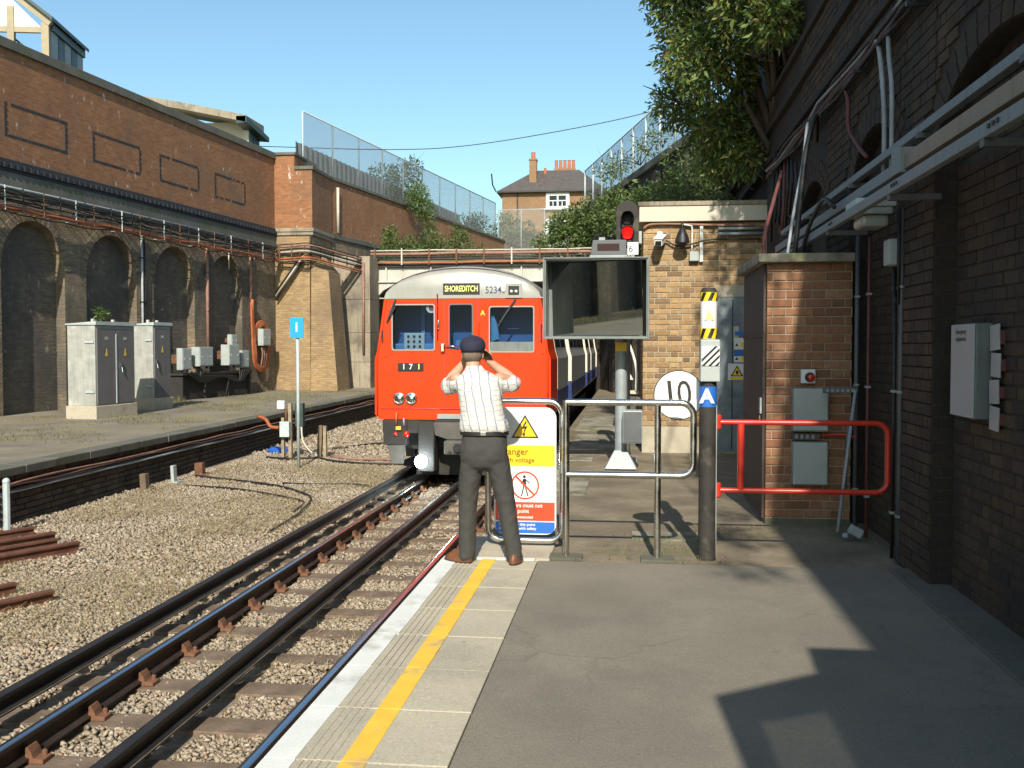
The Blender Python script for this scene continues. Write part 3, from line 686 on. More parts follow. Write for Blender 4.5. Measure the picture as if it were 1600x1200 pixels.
# drop pipes and boxes on the arcade
def drop(name, label, u, z0, z1, r_, m, v=-.06, clips=True):
    t = thing(name, label, 'pipe', LWP(u, v, z0))
    MB().tube(lp([(u, v, z1), (u, v, z0)]), r_, 8).build('pipe', m, t, smooth=True)
    z = z0 + .4
    while clips and z < z1:
        MB().obox(LWP(u, v + .01, z), (.13, .1, .03)).build('clip', 'black_metal', t); z += 1.3
    return t
drop('downpipe', 'pale grey steel conduit running down beside the second full arch', 5.66, .0, 4.95, .035, 'cable_grey')
drop('downpipe', 'thin dark conduit right beside the pale grey one on the arches', 5.80, .0, 4.95, .025, 'rail_dark')
drop('downpipe', 'rusty pink pipe dropping to the row of grey junction boxes', 9.42, 1.15, 5.0, .055, 'pipe_pink')
drop('downpipe', 'short pale pipe stub hanging over the last arch', 10.9, 4.35, 5.0, .025, 'pipe_pale', clips=False)
drop('downpipe', 'pink pipe above the orange cable loop near the brick pier', 12.5, 3.3, 5.1, .05, 'pipe_pink')
lo = thing('cable_loop', 'loop of thick orange cables hung on the wall beside the brick pier', 'cable', LWP(13.2, -.1, .8))
for k in range(4):
    d = k * .045
    pts = [(12.5, -.06 - d * .5, 3.4), (12.46 + d, -.1, 2.6), (12.5 + d, -.12 - d * .4, 1.5), (12.62 + d, -.14, .95 + d), (13.1, -.15 - d * .3, .78 + d), (13.62 - d, -.14, 1.0 + d), (13.78 - d, -.12, 1.7), (13.7 - d, -.1, 2.4 - d), (13.2, -.1 - d * .4, 2.62 - d), (12.75 + d, -.1, 2.4 - d), (12.66 + d, -.1, 1.9)]
    MB().tube(smooth_path(lp(pts), 5), .042, 7).build('cable', 'pipe_orange', lo, smooth=True)
for k in range(3):
    MB().tube(smooth_path(lp([(13.0 + k * .12, -.2, 1.75), (13.02 + k * .14, -.24, 1.4), (13.0 + k * .15, -.2, 1.05), (13.1 + .1 * k, -.16, .85)]), 4), .03, 6).build('cable_tail', 'pipe_pink', lo, smooth=True)
def wallbox(label, u, z0, w, h, d, m='grey_box', v0=-.05, name='junction_box'):
    t = thing(name, label, 'junction box', LWP(u, v0, z0), WA, local=True, group='boxes on the left wall')
    MB().box(-w / 2, w / 2, -d, 0, 0, h).build('case', m, t, bevel=.01)
    MB().box(-w / 2 + .03, w / 2 - .03, -d - .012, -d + .001, .03, h - .03).build('lid', m, t, bevel=.004)
    for a in (-.3, .3):
        MB().box(a * w - .02, a * w + .02, -d * .7, -d * .4, -.07, -.001).build('gland', 'black_metal', t)
        MB().box(a * w - .025, a * w + .025, -d - .02, -d - .013, h * .5 - .02, h * .5 + .02).build('screw', 'white', t)
    MB().box(-.04, .04, 0, -v0 + .02, h * .3, h * .7).build('bracket', 'rust', t)
    return t
wallbox('grey junction box inside the loop of orange cables', 13.18, 1.72, .62, .62, .22, v0=-.12)
wallbox('narrow finned grey junction box next to the small cabinet', 7.35, .95, .55, .68, .2, v0=-.3)
wallbox('wide pale junction box left of the rusty pink pipe', 8.35, 1.05, .85, .62, .3, v0=-.3)
wallbox('pale junction box just right of the rusty pink pipe', 10.2, 1.05, .75, .7, .3, v0=-.3)
wallbox('narrow junction box at the right end of the row', 11.2, .95, .5, .6, .2, v0=-.3)
wallbox('small box above the right end of the junction box row', 10.75, 1.7, .4, .4, .16, v0=-.15)
bn = thing('cable_shelf', 'dark steel shelf of cables under the grey junction boxes', 'shelf', LWP(9.3, -.3, 0), WA, local=True)
MB().box(-2.3, 2.3, -.25, .25, .78, .84).build('shelf_plate', 'under_black', bn)
for a in (-2.2, -.8, .7, 2.2): MB().box(a - .03, a + .03, -.2, .2, 0, .779).build('leg', 'under_black', bn)
for k in range(5):
    MB().tube(smooth_path([(-2.2 + k * .3, -.3, .9), (-1.2, -.32, .55 + .05 * k), (0 + .2 * k, -.3, .7), (1.2, -.33, .5), (2.1 - .2 * k, -.28, .9)], 5), .028, 6).build('cable', 'cable_black', bn, smooth=True)
MB().box(-2.2, 2.2, -.1, .25, 0, .77).build('dark_fill', 'under_black', bn)  # near-black block filling the space under the shelf

# equipment cabinets on the far platform
def cabinet(label, u, v, L, D, H, doors):
    t = thing('relay_cabinet', label, 'cabinet', LWP(u, v, 0), WA, local=True, group='relay cabinets on the far platform')
    MB().box(-.04, L + .04, -.04, D + .04, -.02, .30).build('plinth', 'concrete', t, bevel=.015)
    MB().box(0, L, 0, D, .301, H).build('case', 'cabinet_side', t, bevel=.01)
    MB().prism([(-.05, H + .002), (D + .03, H + .002), (D + .03, H + .03), (-.05, H + .085)][:4], 'yz', -.03, L + .03).build('roof', 'galv_paint', t)
    w = (L - .08) / doors
    for k in range(doors):
        d_ = MB().box(.04 + k * w + .012, .04 + (k + 1) * w - .012, -.022, -.001, .33, H - .09).build('door', 'cabinet_door', t, bevel=.005)
        MB().box(.04 + (k + .5) * w - .06, .04 + (k + .5) * w + .06, -.027, -.0225, H - .34, H - .27).build('label_plate', 'grey_box', d_)
        MB().prism([(.04 + (k + .5) * w - .05, H - .72), (.04 + (k + .5) * w + .05, H - .72), (.04 + (k + .5) * w, H - .54)], 'xz', -.027, -.0225).build('warning_sticker', 'sticker_yellow', d_)
    if doors == 2: MB().box(L / 2 - .02, L / 2 + .02, -.035, -.0225, .33, H - .2).build('door_strip', 'galv_paint', t)
    hx = L / 2 + .18 if doors == 2 else .12
    MB().box(hx - .03, hx + .03, -.06, -.0225, H * .5 + .1, H * .5 + .2).tube([(hx, -.05, H * .5 + .1), (hx, -.07, H * .5 - .02)], .012, 6).build('handle', 'chrome', t)
    for z in (.6, H - .42): MB().box(-.03, -.001, .02, D * .35, z, z + .05).build('hinge', 'galv_paint', t)
    for a in (.25, .75): MB().box(L * a - .03, L * a + .03, D * .4, D * .4 + .06, H + .03, H + .15).build('lifting_eye', 'pipe_pale', t)
    return t
cabinet('wide grey relay cabinet with double doors on a concrete plinth', -.55, -2.81, 1.55, .72, 2.17, 2)
cabinet('narrow single-door relay cabinet beside the wide double-door one', 2.93, -2.1, .85, .60, 2.24, 1)
bush('weed_plant', 'leafy green weed growing behind the wide relay cabinet', 'plant', LWP(1.9, -1.2, 1.6), [(*LWP(1.9, -1.3, 2.3), .16), (*LWP(2.0, -1.25, 2.5), .15), (*LWP(1.8, -1.3, 2.5), .13)], 200, .11, 'leaf_bush', r0=.012)

# ------------------------------------------------------------------ brick pier, buttress and second wall
pr = thing('brick_pier', 'tall brick pier facing the camera, red brick above tan brick', 'pier', (-12.8, 37, 0))
MB().box(-13.7, -12.10, 36.98, 39.5, -1, 5.93).build('lower_brickwork', 'brick_tan', pr)
MB().box(-13.7, -12.02, 36.92, 39.5, 5.932, 6.06).box(-13.7, -11.98, 36.88, 39.5, 6.062, 6.2).build('string_course', 'concrete_wall', pr, bevel=.02)
MB().box(-13.6, -12.06, 36.96, 39.5, 6.202, 8.42).box(-13.6, -12.75, 36.96, 39.5, 8.42, 8.98).build('upper_brickwork', 'brick_red', pr)
MB().box(-13.64, -12.7, 36.9, 39.6, 8.982, 9.09).box(-12.748, -12.0, 36.9, 39.6, 8.421, 8.55).build('coping', 'concrete_dark', pr, bevel=.01)
MB().box(-12.16, -12.095, 36.93, 37.0, .0, 5.9).build('downpipe', 'rail_dark', pr)  # dark strip standing in for the shadowed groove at the pier edge
bt = thing('brick_buttress', 'sloping tan brick buttress between the pier and the bridge', 'buttress', (-11.5, 37.2, 0))
mb = MB(); a0 = [(-12.09, 36.7, -1), (-10.95, 36.7, -1), (-10.95, 38.4, -1), (-12.09, 38.4, -1)]; a1 = [(-12.09, 36.9, 4.75), (-11.42, 36.9, 4.55), (-11.42, 38.4, 4.55), (-12.09, 38.4, 5.3)]
mb.add(a0 + a1, [(0, 3, 2, 1), (4, 5, 6, 7), (0, 1, 5, 4), (1, 2, 6, 5), (2, 3, 7, 6), (3, 0, 4, 7)]).build('masonry', 'brick_tan', bt)
ab = thing('bridge_abutment', 'stained concrete abutment wall under the left end of the bridge', 'abutment', (-11.4, 40, 0))
for z0, z1 in ((-1, 1.05), (1.06, 2.25), (2.26, 3.6), (3.61, 5.35)):
    MB().box(-12.6, -10.5, 39.5 + random.uniform(-.01, .01), 41.0, z0, z1).build('concrete_lift', 'concrete_wall', ab, bevel=.012)
MB().box(-12.6, -10.9, 41.0, 62, -1, 4.38).build('return_wall', 'brick_sooty', ab)
MB().tube([(-10.75, 39.42, 5.1), (-10.75, 39.42, 1.4)], .05, 8).build('drain_pipe', 'pipe_pink', ab, smooth=True)
# cable rack bent round pier
cr2 = thing('cable_rack', 'rusty cable rack bending round the brick pier towards the bridge', 'cable rack', (-12.5, 37, 5.3))
for dz, m, r_ in ((.0, 'pipe_pink', .04), (-.14, 'cable_black', .035), (-.3, 'cable_black', .03), (-.46, 'pipe_orange', .035), (-.54, 'pipe_pink', .025), (.08, 'cable_black', .02), (-.22, 'pipe_pale', .02)):
    MB().tube(smooth_path([LWP(14.2, -.3, 5.42 + dz), (-13.3, 36.6, 5.46 + dz), (-12.6, 36.5, 5.5 + dz + random.uniform(-.03, .03)), (-12.0, 36.55, 5.5 + dz), (-11.4, 38, 5.35 + dz), (-10.8, 39.6, 5.2 + dz)], 5), r_, 6).build('cable', m, cr2, smooth=True)
for p in ((-13.2, 36.58), (-12.7, 36.5), (-12.2, 36.5), (-11.8, 37.2), (-11.5, 37.9), (-11.2, 38.7), (-10.95, 39.3)):
    MB().bar((p[0], p[1] - .06, 5.55), (p[0], p[1] - .06, 4.9), .04, .03).build('hanger', 'rust', cr2)
for k in range(3):
    MB().tube([(-12.35, 36.75, 5.25 - k * .12), (-13.45, 36.75, 3.75 - k * .14)], .035, 6).build('diagonal_pipe', 'cable_black' if k != 1 else 'pipe_pale', cr2, smooth=True)

w2d = Vector((-8.05 + 12.3, 64.2 - 38.3)).normalized(); w2a = math.atan2(w2d.y, w2d.x)
w2 = thing('retaining_wall', 'red brick wall carrying the wire fence beyond the pier', 'wall', (-12.3, 38.3, 0), w2a, local=True)
MB().box(0, 29, 0, .5, 6.3, 8.45).build('upper_brickwork', 'brick_red', w2)
MB().box(0, 29, -.08, .5, 6.08, 6.298).build('string_course', 'concrete_dark', w2, bevel=.02)
MB().box(0, 29, -.02, .5, -1, 6.078).build('lower_brickwork', 'brick_sooty', w2)
MB().box(0, 29, -.07, .55, 8.452, 8.58).build('coping', 'concrete_dark', w2, bevel=.01)
MB().tube([(1.7, -.08, 8.2), (1.7, -.08, 6.35)], .06, 8).build('downpipe', 'pipe_pale', w2, smooth=True)
def wire_fence(label, p, q, z0, z1, n, lean=0):
    p = Vector(p); q = Vector(q); d = q - p; L = d.length; a = math.atan2(d.y, d.x)
    t = thing('wire_fence', label, 'fence', (p.x, p.y, z0), a, local=True); H = z1 - z0
    MB().box(0, L, -.002, .002, .02, H - .02).build('wire_mesh', 'wire_mesh', t)
    for k in range(n + 1):
        MB().tube([(L * k / n, .04, 0), (L * k / n, .04, H)], .035, 6).build('post', 'galv_paint', t, smooth=True)
    MB().tube([(0, .04, H), (L, .04, H)], .03, 6).build('top_rail', 'galv_paint', t, smooth=True)
    return t
wire_fence('tall wire mesh fence on top of the red brick wall', (-12.75, 38.1), (-8.6, 63.6), 8.55, 10.9, 10)
wire_fence('wire mesh fence crossing in front of the house', (-8.5, 63.9), (-2.5, 63.6), 7.4, 10.5, 4)
cf = thing('corrugated_fence', 'grey corrugated sheet fence behind the wire mesh on the left', 'fence', (-13.4, 39, 8.5))
mb = MB(); pts = []
for k in range(180):
    t = k / 179; pts.append((-13.6 + 3.4 * t + .035 * (1 if k % 4 < 2 else -1), 39.5 + 20 * t))
mb.loft([[(x, y_, 7.5) for x, y_ in pts], [(x, y_, 10.05 - .45 * i / 179) for i, (x, y_) in enumerate(pts)]], cap=False, closed=False).build('sheeting', 'corrugated', cf)

# ------------------------------------------------------------------ bridge over the train
br = thing('girder_bridge', 'white painted girder bridge crossing above the train', 'bridge', (-5, 41, 4.4))
MB().box(-10.75, 6, 41, 41.25, 4.42, 5.0).build('girder_web', 'girder_white', br)
MB().box(-10.75, 6, 40.86, 41.3, 5.002, 5.07).build('top_flange', 'rail_dark', br); MB().box(-10.75, 6, 40.86, 41.3, 4.37, 4.418).build('bottom_flange', 'girder_white', br)
for k in range(9): MB().box(-10.2 + k * 1.9, -10.14 + k * 1.9, 40.88, 40.999, 4.42, 5.0).build('stiffener', 'girder_white', br)
MB().prism([(-10.75, 4.368), (-9.7, 4.368), (-10.3, 4.05), (-10.75, 3.6)], 'xz', 40.95, 41.25).build('haunch', 'girder_white', br)
MB().box(-13, 8, 41.26, 62, 4.42, 5.2).build('deck', 'concrete_dark', br)
MB().box(-10.75, 6, 40.9, 41.2, 5.072, 5.2).build('kerb', 'concrete_dark', br)
bc = thing('cable_rack', 'pink pipes and cables in a rack along the top of the bridge', 'cable rack', (-5, 40.8, 5.2))
for z, m, r_ in ((5.55, 'pipe_pink', .07), (5.68, 'pipe_pale', .03), (5.32, 'cable_black', .05), (5.18, 'pipe_orange', .045), (5.42, 'cable_black', .03)):
    MB().tube([(-10.8 + k * .9, 40.78 + random.uniform(-.02, .02), z + random.uniform(-.02, .02)) for k in range(18)], r_, 6).build('pipe', m, bc, smooth=True)
for k in range(13): MB().bar((-10.6 + k * 1.15, 40.68, 5.76), (-10.6 + k * 1.15, 40.68, 5.08), .06, .04).build('hanger', 'pipe_pale' if k % 4 == 1 else 'rust', bc)
MB().box(1.2, 8, 41.26, 62, -1, 4.38).build('right_abutment', 'brick_dark', br)
te = MB().box(-60, 60, 62, 400, -1, 5.0).box(-12, 40, 42, 62, 5.21, 5.4).build('terrain', 'earth'); tag(te, kind='structure')

# right hand boundary wall beyond the hut and its fence
rd = Vector((-1.33 - 1.2, 40.45 - 30.08)).normalized(); ra = math.atan2(rd.y, rd.x)
rw = thing('boundary_wall', 'dark overgrown wall rising on the right behind the signal', 'wall', (2.5, 24.8, 0), ra, local=True)
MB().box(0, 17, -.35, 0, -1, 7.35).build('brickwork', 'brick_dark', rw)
for k in range(6): MB().box(.6 + k * 3, 1.2 + k * 3, 0.001, .16, -1, 7.1).build('pier', 'brick_dark', rw)
MB().box(0, 17, -.42, .12, 7.352, 7.6).build('coping', 'concrete_dark', rw, bevel=.02)
wire_fence('tall wire mesh fence on the dark wall at right', (1.75, 28.5), (-1.95, 43.6), 7.6, 9.3, 9)
# ------------------------------------------------------------------ buildings beyond the walls
h1 = thing('canopy_building', 'cream framed building with white gable peeping over the left wall', 'building', (-15.8, 25.7, 7.4))
def hb(x0, x1, z0, z1, y0=26.0, y1=26.14): return MB().box(x0, x1, y0, y1, z0, z1)
hb(-16.05, -15.85, 7.4, 10.58).build('post', 'timber_cream', h1); hb(-16.95, -16.77, 7.4, 11.0).build('post', 'timber_cream', h1); hb(-18.6, -18.42, 7.4, 11.0).build('post', 'timber_cream', h1)
MB().box(-19.4, -16.051, 26.02, 26.12, 10.30, 10.45).build('tie_beam', 'timber_cream', h1)
MB().prism([(-19.2, 10.46), (-16.08, 10.46), (-17.6, 11.95), (-19.2, 11.95)], 'xz', 26.05, 26.1).build('gable_panel', 'render_white', h1)
MB().bar((-15.8, 26.06, 10.55), (-17.9, 26.06, 12.2), .16, .16).build('barge_board', 'timber_cream', h1)
MB().add([(-15.7, 25.85, 10.60), (-15.7, 28.9, 10.60), (-18, 28.9, 12.38), (-18, 25.85, 12.4), (-15.7, 25.85, 10.7), (-15.7, 28.9, 10.7), (-18, 28.9, 12.48), (-18, 25.85, 12.48)], [(0, 3, 2, 1), (4, 5, 6, 7), (0, 1, 5, 4), (1, 2, 6, 5), (2, 3, 7, 6), (3, 0, 4, 7)]).build('roof', 'green_dark', h1)
for k, m in enumerate(('cable_grey', 'green_dark', 'cable_grey', 'green_dark', 'cable_grey')):
    MB().box(-15.9, -15.84, 26.2 + k * .52, 26.68 + k * .52, 7.4, 10.55).build('side_panel', m, h1)
MB().box(-15.86, -15.78, 26.15, 28.8, 10.4, 10.66).build('eaves_beam', 'green_dark', h1)
MB().box(-19, -16, 27.5, 27.6, 7.4, 9.75).build('back_wall', 'timber_cream', h1); MB().bar((-19.0, 26.3, 10.3), (-17.0, 26.4, 9.5), .05, .05).bar((-17.0, 26.3, 10.3), (-16.0, 26.4, 9.5), .05, .05).build('brace', 'rail_dark', h1)
h1.rotation_euler = (0, 0, R(12))
h2 = thing('flat_roof_hut', 'low cream hut with a thick curved grey roof behind the left wall', 'building', (-18, 40, 7.4))
mb = MB(); top = [(-20.6 + k * .48, 12.18 - .95 * (k / 10) ** 1.15) for k in range(11)]
mb.prism(top + [(x, z - .28) for x, z in reversed(top)], 'xz', 39.8, 41.9).build('roof', 'concrete_wall', h2)
MB().box(-20, -16.2, 40.9, 41.1, 7.4, 11.2).build('wall', 'fascia', h2); MB().box(-16.2, -15.98, 40.6, 41.8, 7.4, 10.95).build('side_wall', 'fascia', h2)
for k in range(3): MB().box(-15.979, -15.93, 40.65 + k * .38, 40.95 + k * .38, 9.3, 10.9).build('window', 'green_dark', h2)
MB().add([(-15.75, 39.8, 11.2), (-15.6, 42, 10.75), (-16.2, 42, 10.8), (-16.2, 39.8, 11.2), (-15.75, 39.8, 10.95), (-15.6, 42, 10.55), (-16.2, 42, 10.6), (-16.2, 39.8, 10.9)], [(0, 1, 2, 3), (7, 6, 5, 4), (0, 4, 5, 1), (1, 5, 6, 2), (2, 6, 7, 3), (3, 7, 4, 0)]).build('eaves', 'green_dark', h2)

ho = thing('brick_house', 'yellow brick house with hipped slate roof beyond the bridge', 'house', (-7.4, 92, 5))
MB().box(-11.6, -2.6, 90, 98, 5, 15.7).build('wall', 'brick_house', ho)
rf = MB().add([(-12.0, 89.6, 15.75), (-2.2, 89.6, 15.75), (-2.2, 98.4, 15.75), (-12, 98.4, 15.75), (-8.9, 93.5, 18.2), (-4.8, 93.5, 18.2), (-4.8, 95, 18.2), (-8.9, 95, 18.2)], [(3, 2, 1, 0), (4, 5, 6, 7), (0, 1, 5, 4), (1, 2, 6, 5), (2, 3, 7, 6), (3, 0, 4, 7)]).build('roof', 'slate', ho)
MB().box(-12.05, -2.15, 89.5, 98.5, 15.60, 15.748).build('gutter', 'rail_dark', ho)
ch = MB().box(-9.25, -8.6, 91.2, 92, 16.2, 18.75).box(-9.3, -8.55, 91.15, 92.05, 18.75, 18.9).build('chimney', 'brick_house', rf)
MB().lathe([(.22, 0), (.18, .55), (.22, .6), (.18, .62)], (-8.92, 91.6, 18.9), 10).build('chimney_pot', 'terracotta', ch)
ch = MB().box(-7.2, -5.2, 94, 94.8, 17.6, 18.45).build('chimney', 'brick_house', rf)
for k in range(5): MB().lathe([(.17, 0), (.14, .75), (.18, .8), (.15, .82)], (-7.0 + k * .4, 94.4, 18.45), 10).build('chimney_pot', 'terracotta', ch)
MB().lathe([(.14, 0), (.12, .5), (.14, .52)], (-7.95, 93, 17.8), 10).build('chimney_pot', 'terracotta', rf)
for z0, z1 in ((14.15, 16.0), (10.9, 13.2)):
    z1 = min(z1, 15.55)
    w_ = MB().panel([(-7.6, z0), (-5.5, z0), (-5.5, z1), (-7.6, z1)], [[(-7.3, z0 + .2), (-6.62, z0 + .2), (-6.62, z1 - .25), (-7.3, z1 - .25)], [(-6.48, z0 + .2), (-5.8, z0 + .2), (-5.8, z1 - .25), (-6.48, z1 - .25)]], 'xz', 89.82, 89.99).build('window', 'white', ho)
    for x in (-7.3, -6.48):
        MB().box(x, x + .68, 89.93, 89.95, z0 + .2, z1 - .25).build('pane', 'house_glass', w_)
        MB().box(x, x + .68, 89.87, 89.92, (z0 + z1) / 2 - .04, (z0 + z1) / 2 + .04).box(x + .3, x + .36, 89.88, 89.92, z0 + .2, (z0 + z1) / 2 - .05).build('glazing_bar', 'white', w_)
    MB().box(-7.75, -5.35, 89.7, 89.99, z0 - .12, z0 - .001).build('sill', 'white', w_)
MB().tube([(-12.1, 89.5, 15.7), (-12.4, 89.5, 16.3), (-12.5, 89.5, 17.3)], .07, 6).build('vent_pipe', 'rail_dark', ho)
MB().tube([(-10.2, 89.94, 5), (-10.2, 89.94, 15.6)], .06, 6).build('downpipe', 'rail_dark', ho)
wi = MB().tube(smooth_path([(-16, 41, 10.2), (-10.5, 42, 10.12), (-6.9, 42, 10.2), (-2.3, 42, 10.82), (1.14, 42, 11.5), (6, 42, 12.8)], 6), .018, 5).build('overhead_wire', 'cable_black', smooth=True)
tag(wi, 'thin black overhead wire sagging across the sky above the bridge', 'wire')

# shrubs round the bridge
bush('shrub', 'green shrub on the bridge end beside the red brick wall', 'shrub', (-10.3, 42.3, 5.3), [(-10.3, 42.3, 5.9, .55), (-9.6, 42.5, 6.0, .5), (-10.4, 42.5, 6.6, .35), (-8.8, 42.6, 5.8, .4)], 2400, .14, 'leaf_bush')
bush('shrub', 'low green shrub in the middle of the bridge top', 'shrub', (-7.6, 42.5, 5.3), [(-8.6, 42.5, 6.2, .55), (-7.9, 42.5, 5.9, .55), (-7.2, 42.5, 6.1, .5), (-6.5, 42.6, 5.7, .4), (-7.4, 42.6, 6.6, .35)], 2000, .14, 'leaf_bush')
bush('shrub', 'bushy shrub rooted on top of the red wall against the wire fence', 'shrub', (-10.4, 47.5, 8.6), [(-10.4, 48, 9.3, .55), (-10.2, 47.2, 8.8, .65), (-9.8, 47.3, 8.2, .6), (-9.6, 47.6, 7.5, .35)], 1900, .15, 'leaf_bush')
bush('shrub', 'pale grey-green shrub behind the wire fence on the left', 'shrub', (-12.2, 49, 8), [(-12.3, 49, 10.0, .9), (-11.6, 50, 10.3, .9), (-11.1, 50.5, 11.0, .5), (-12.8, 48.5, 9.4, .8)], 1900, .2, 'leaf_pale')
bush('shrub', 'spreading green shrub in front of the house behind the cross fence', 'shrub', (-8, 66, 5), [(-8.6, 66, 8.6, 1.3), (-7.2, 66.3, 8.0, 1.4), (-8.2, 66.3, 9.9, .8), (-6.4, 66, 8.4, 1.), (-9.2, 66.5, 7.6, 1.1), (-7.7, 66, 7.0, 1.3), (-7.0, 66.1, 9.4, .7)], 6500, .26, 'leaf_pale')
bush('shrub', 'pale shrub right at the end of the long wire fence', 'shrub', (-9.6, 61, 8), [(-9.7, 61, 8.9, .7), (-9.4, 61.4, 9.4, .7), (-9.9, 60, 9.2, .6)], 900, .2, 'leaf_pale')
bush('shrub', 'dense shrub spilling over the bridge left of the red signal', 'shrub', (-1.6, 43, 5.4), [(-2.6, 43, 6.3, .8), (-1.7, 43, 6.9, .9), (-.8, 42.5, 7.0, .9), (-3.6, 43, 5.9, .7), (-3.0, 43, 6.9, .6), (-1.3, 42.6, 7.8, .6), (-1.2, 43, 6.0, .9), (-.3, 42, 6.2, .8), (-2.2, 43.3, 7.4, .6)], 8000, .21, 'leaf_bush', r0=.06)
bush('shrub', 'tangled bush against the dark wall just above the signal', 'shrub', (.2, 33, 4.6), [(-.3, 36, 6.6, .9), (.1, 34, 5.9, .8), (.3, 32, 5.6, .7), (-.7, 38, 6.6, .9), (.6, 31, 5.0, .6), (0, 35, 5.1, .8), (.5, 30, 5.9, .5)], 8000, .17, 'leaf_bush', r0=.06)
bush('shrub', 'pale spindly shrub growing along the fence on the dark wall', 'shrub', (.3, 33, 7.6), [(.4, 32.6, 8.1, .45), (.9, 30.6, 8.0, .35), (-.4, 36, 8.2, .5), (-.9, 38, 8.3, .5)], 700, .16, 'leaf_pale', r0=.02)
bush('ivy', 'ivy spilling down the dark wall behind the hut roof', 'ivy', (1.9, 26.5, 4), [(2.0, 25.6, 6.2, .6), (1.7, 27, 6.6, .6), (1.3, 28.6, 6.9, .5), (1.5, 27.5, 5.6, .7), (1.9, 26, 5.0, .7), (1.1, 29.5, 6.0, .6), (.9, 30, 5.2, .6), (1.4, 28, 4.7, .6)], 2200, .13, 'leaf_bush', r0=.04)
bush('shrub', 'leafy shrub growing behind the hut between signal and tree', 'shrub', (1.0, 21.5, 3.5), [(.5, 21.5, 4.6, .5), (1.1, 21, 4.9, .55), (1.7, 21, 4.8, .5), (.2, 22.5, 4.9, .5), (.8, 22, 5.2, .3)], 2000, .12, 'leaf_bush', r0=.03)
bush('shrub', 'sparse shrub climbing on the hut roof edge', 'shrub', (.7, 18.4, 3.95), [(.9, 18.2, 4.2, .3), (.5, 18.5, 4.3, .25), (1.4, 18, 4.15, .25)], 500, .09, 'leaf_bush', r0=.012)

# big buddleia leaning out of the right wall above the hut
cl = [(1.0, 16.0, 7.2, .85), (1.75, 14.2, 6.5, .75), (1.25, 15.2, 5.95, .75), (1.45, 15.9, 5.1, .5), (.95, 16.3, 6.35, .6), (1.6, 14.0, 7.4, .85), (1.35, 16.3, 4.6, .35), (.9, 16.6, 8.2, .8), (1.7, 14.6, 8.4, .9), (1.7, 15.6, 4.55, .35), (.75, 17, 5.75, .45), (1.9, 13.2, 6.9, .5), (1.85, 13.3, 5.9, .35), (1.3, 16.8, 5.3, .5), (1.9, 13.0, 8.0, .6), (1.0, 15.2, 7.9, .7), (.75, 16.6, 7.6, .55)]
bush('wall_tree', 'large leafy green tree leaning out of the wall above the hut', 'tree', (2.25, 15.6, 4.4), cl, 33000, .12, 'leaf_tree', r0=.07, droop=.5)
bush('wall_shrub', 'overhanging shrub high on the right wall top', 'shrub', (2.4, 9.5, 7.4), [(2.15, 9.2, 7.7, .45), (2.0, 8.0, 7.75, .35), (2.2, 10.6, 7.7, .5), (2.1, 6.6, 7.6, .25), (1.9, 10.0, 7.5, .35), (2.05, 1.0, 7.6, .35), (1.95, 2.6, 7.6, .3), (2.1, 3.9, 7.7, .35), (1.85, -1.6, 7.5, .3), (1.8, -2.8, 7.4, .22), (2.05, -.4, 7.5, .22)], 2400, .12, 'leaf_tree', r0=.03)

# ------------------------------------------------------------------ right wall
wr = thing('brick_wall', 'tall dark brick wall with blind arches along the right side of the platform', 'wall', (2.4, 6, 0))
XW = 2.13; barch = [(6.0, 1.1, 2.9, .55), (8.87, .87, 2.93, .6), (11.75, .87, 2.93, .6), (3.0, 1.1, 2.9, .55), (.0, 1.1, 2.9, .55)]
def in_arch(u_, z, k=1.):
    return any(z > zs and ((u_ - cy) / (hw + k)) ** 2 + ((z - zs) / (ri + k)) ** 2 < 1 for cy, hw, zs, ri in barch)
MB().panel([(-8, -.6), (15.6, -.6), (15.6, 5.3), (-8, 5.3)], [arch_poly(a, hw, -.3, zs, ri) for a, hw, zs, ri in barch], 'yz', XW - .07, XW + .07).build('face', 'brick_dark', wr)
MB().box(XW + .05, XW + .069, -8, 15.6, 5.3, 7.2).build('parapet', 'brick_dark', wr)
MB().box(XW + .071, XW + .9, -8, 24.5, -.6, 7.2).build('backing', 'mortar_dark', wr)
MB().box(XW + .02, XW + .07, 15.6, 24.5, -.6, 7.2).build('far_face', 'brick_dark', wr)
for cy, hw, zs, ri in barch[:3]:
    for k, (ra_, rb_) in enumerate(((.005, .12), (.13, .245))):
        mb = MB(); n = 19
        for i in range(n):
            t0, t1 = PI * i / n + .012, PI * (i + 1) / n - .012
            mb.prism([(cy + (hw + r_) * math.cos(t), zs + (ri + r_) * math.sin(t)) for r_, t in ((ra_, t0), (rb_, t0), (rb_, t1), (ra_, t1))], 'yz', XW - .085 + .006 * k, XW - .04)
        tag(mb.build('arch_ring', 'bricks_dark_far', wr), kind='stuff')
for z0, z1, p in ((4.38, 4.46, .05), (4.82, 4.92, .07), (5.28, 5.36, .06), (7.2, 7.4, -.14)):
    MB().box(XW - .07 - p, XW + .2, -8, 24, z0, z1).build('string_course', 'brick_dark', wr, bevel=.01)
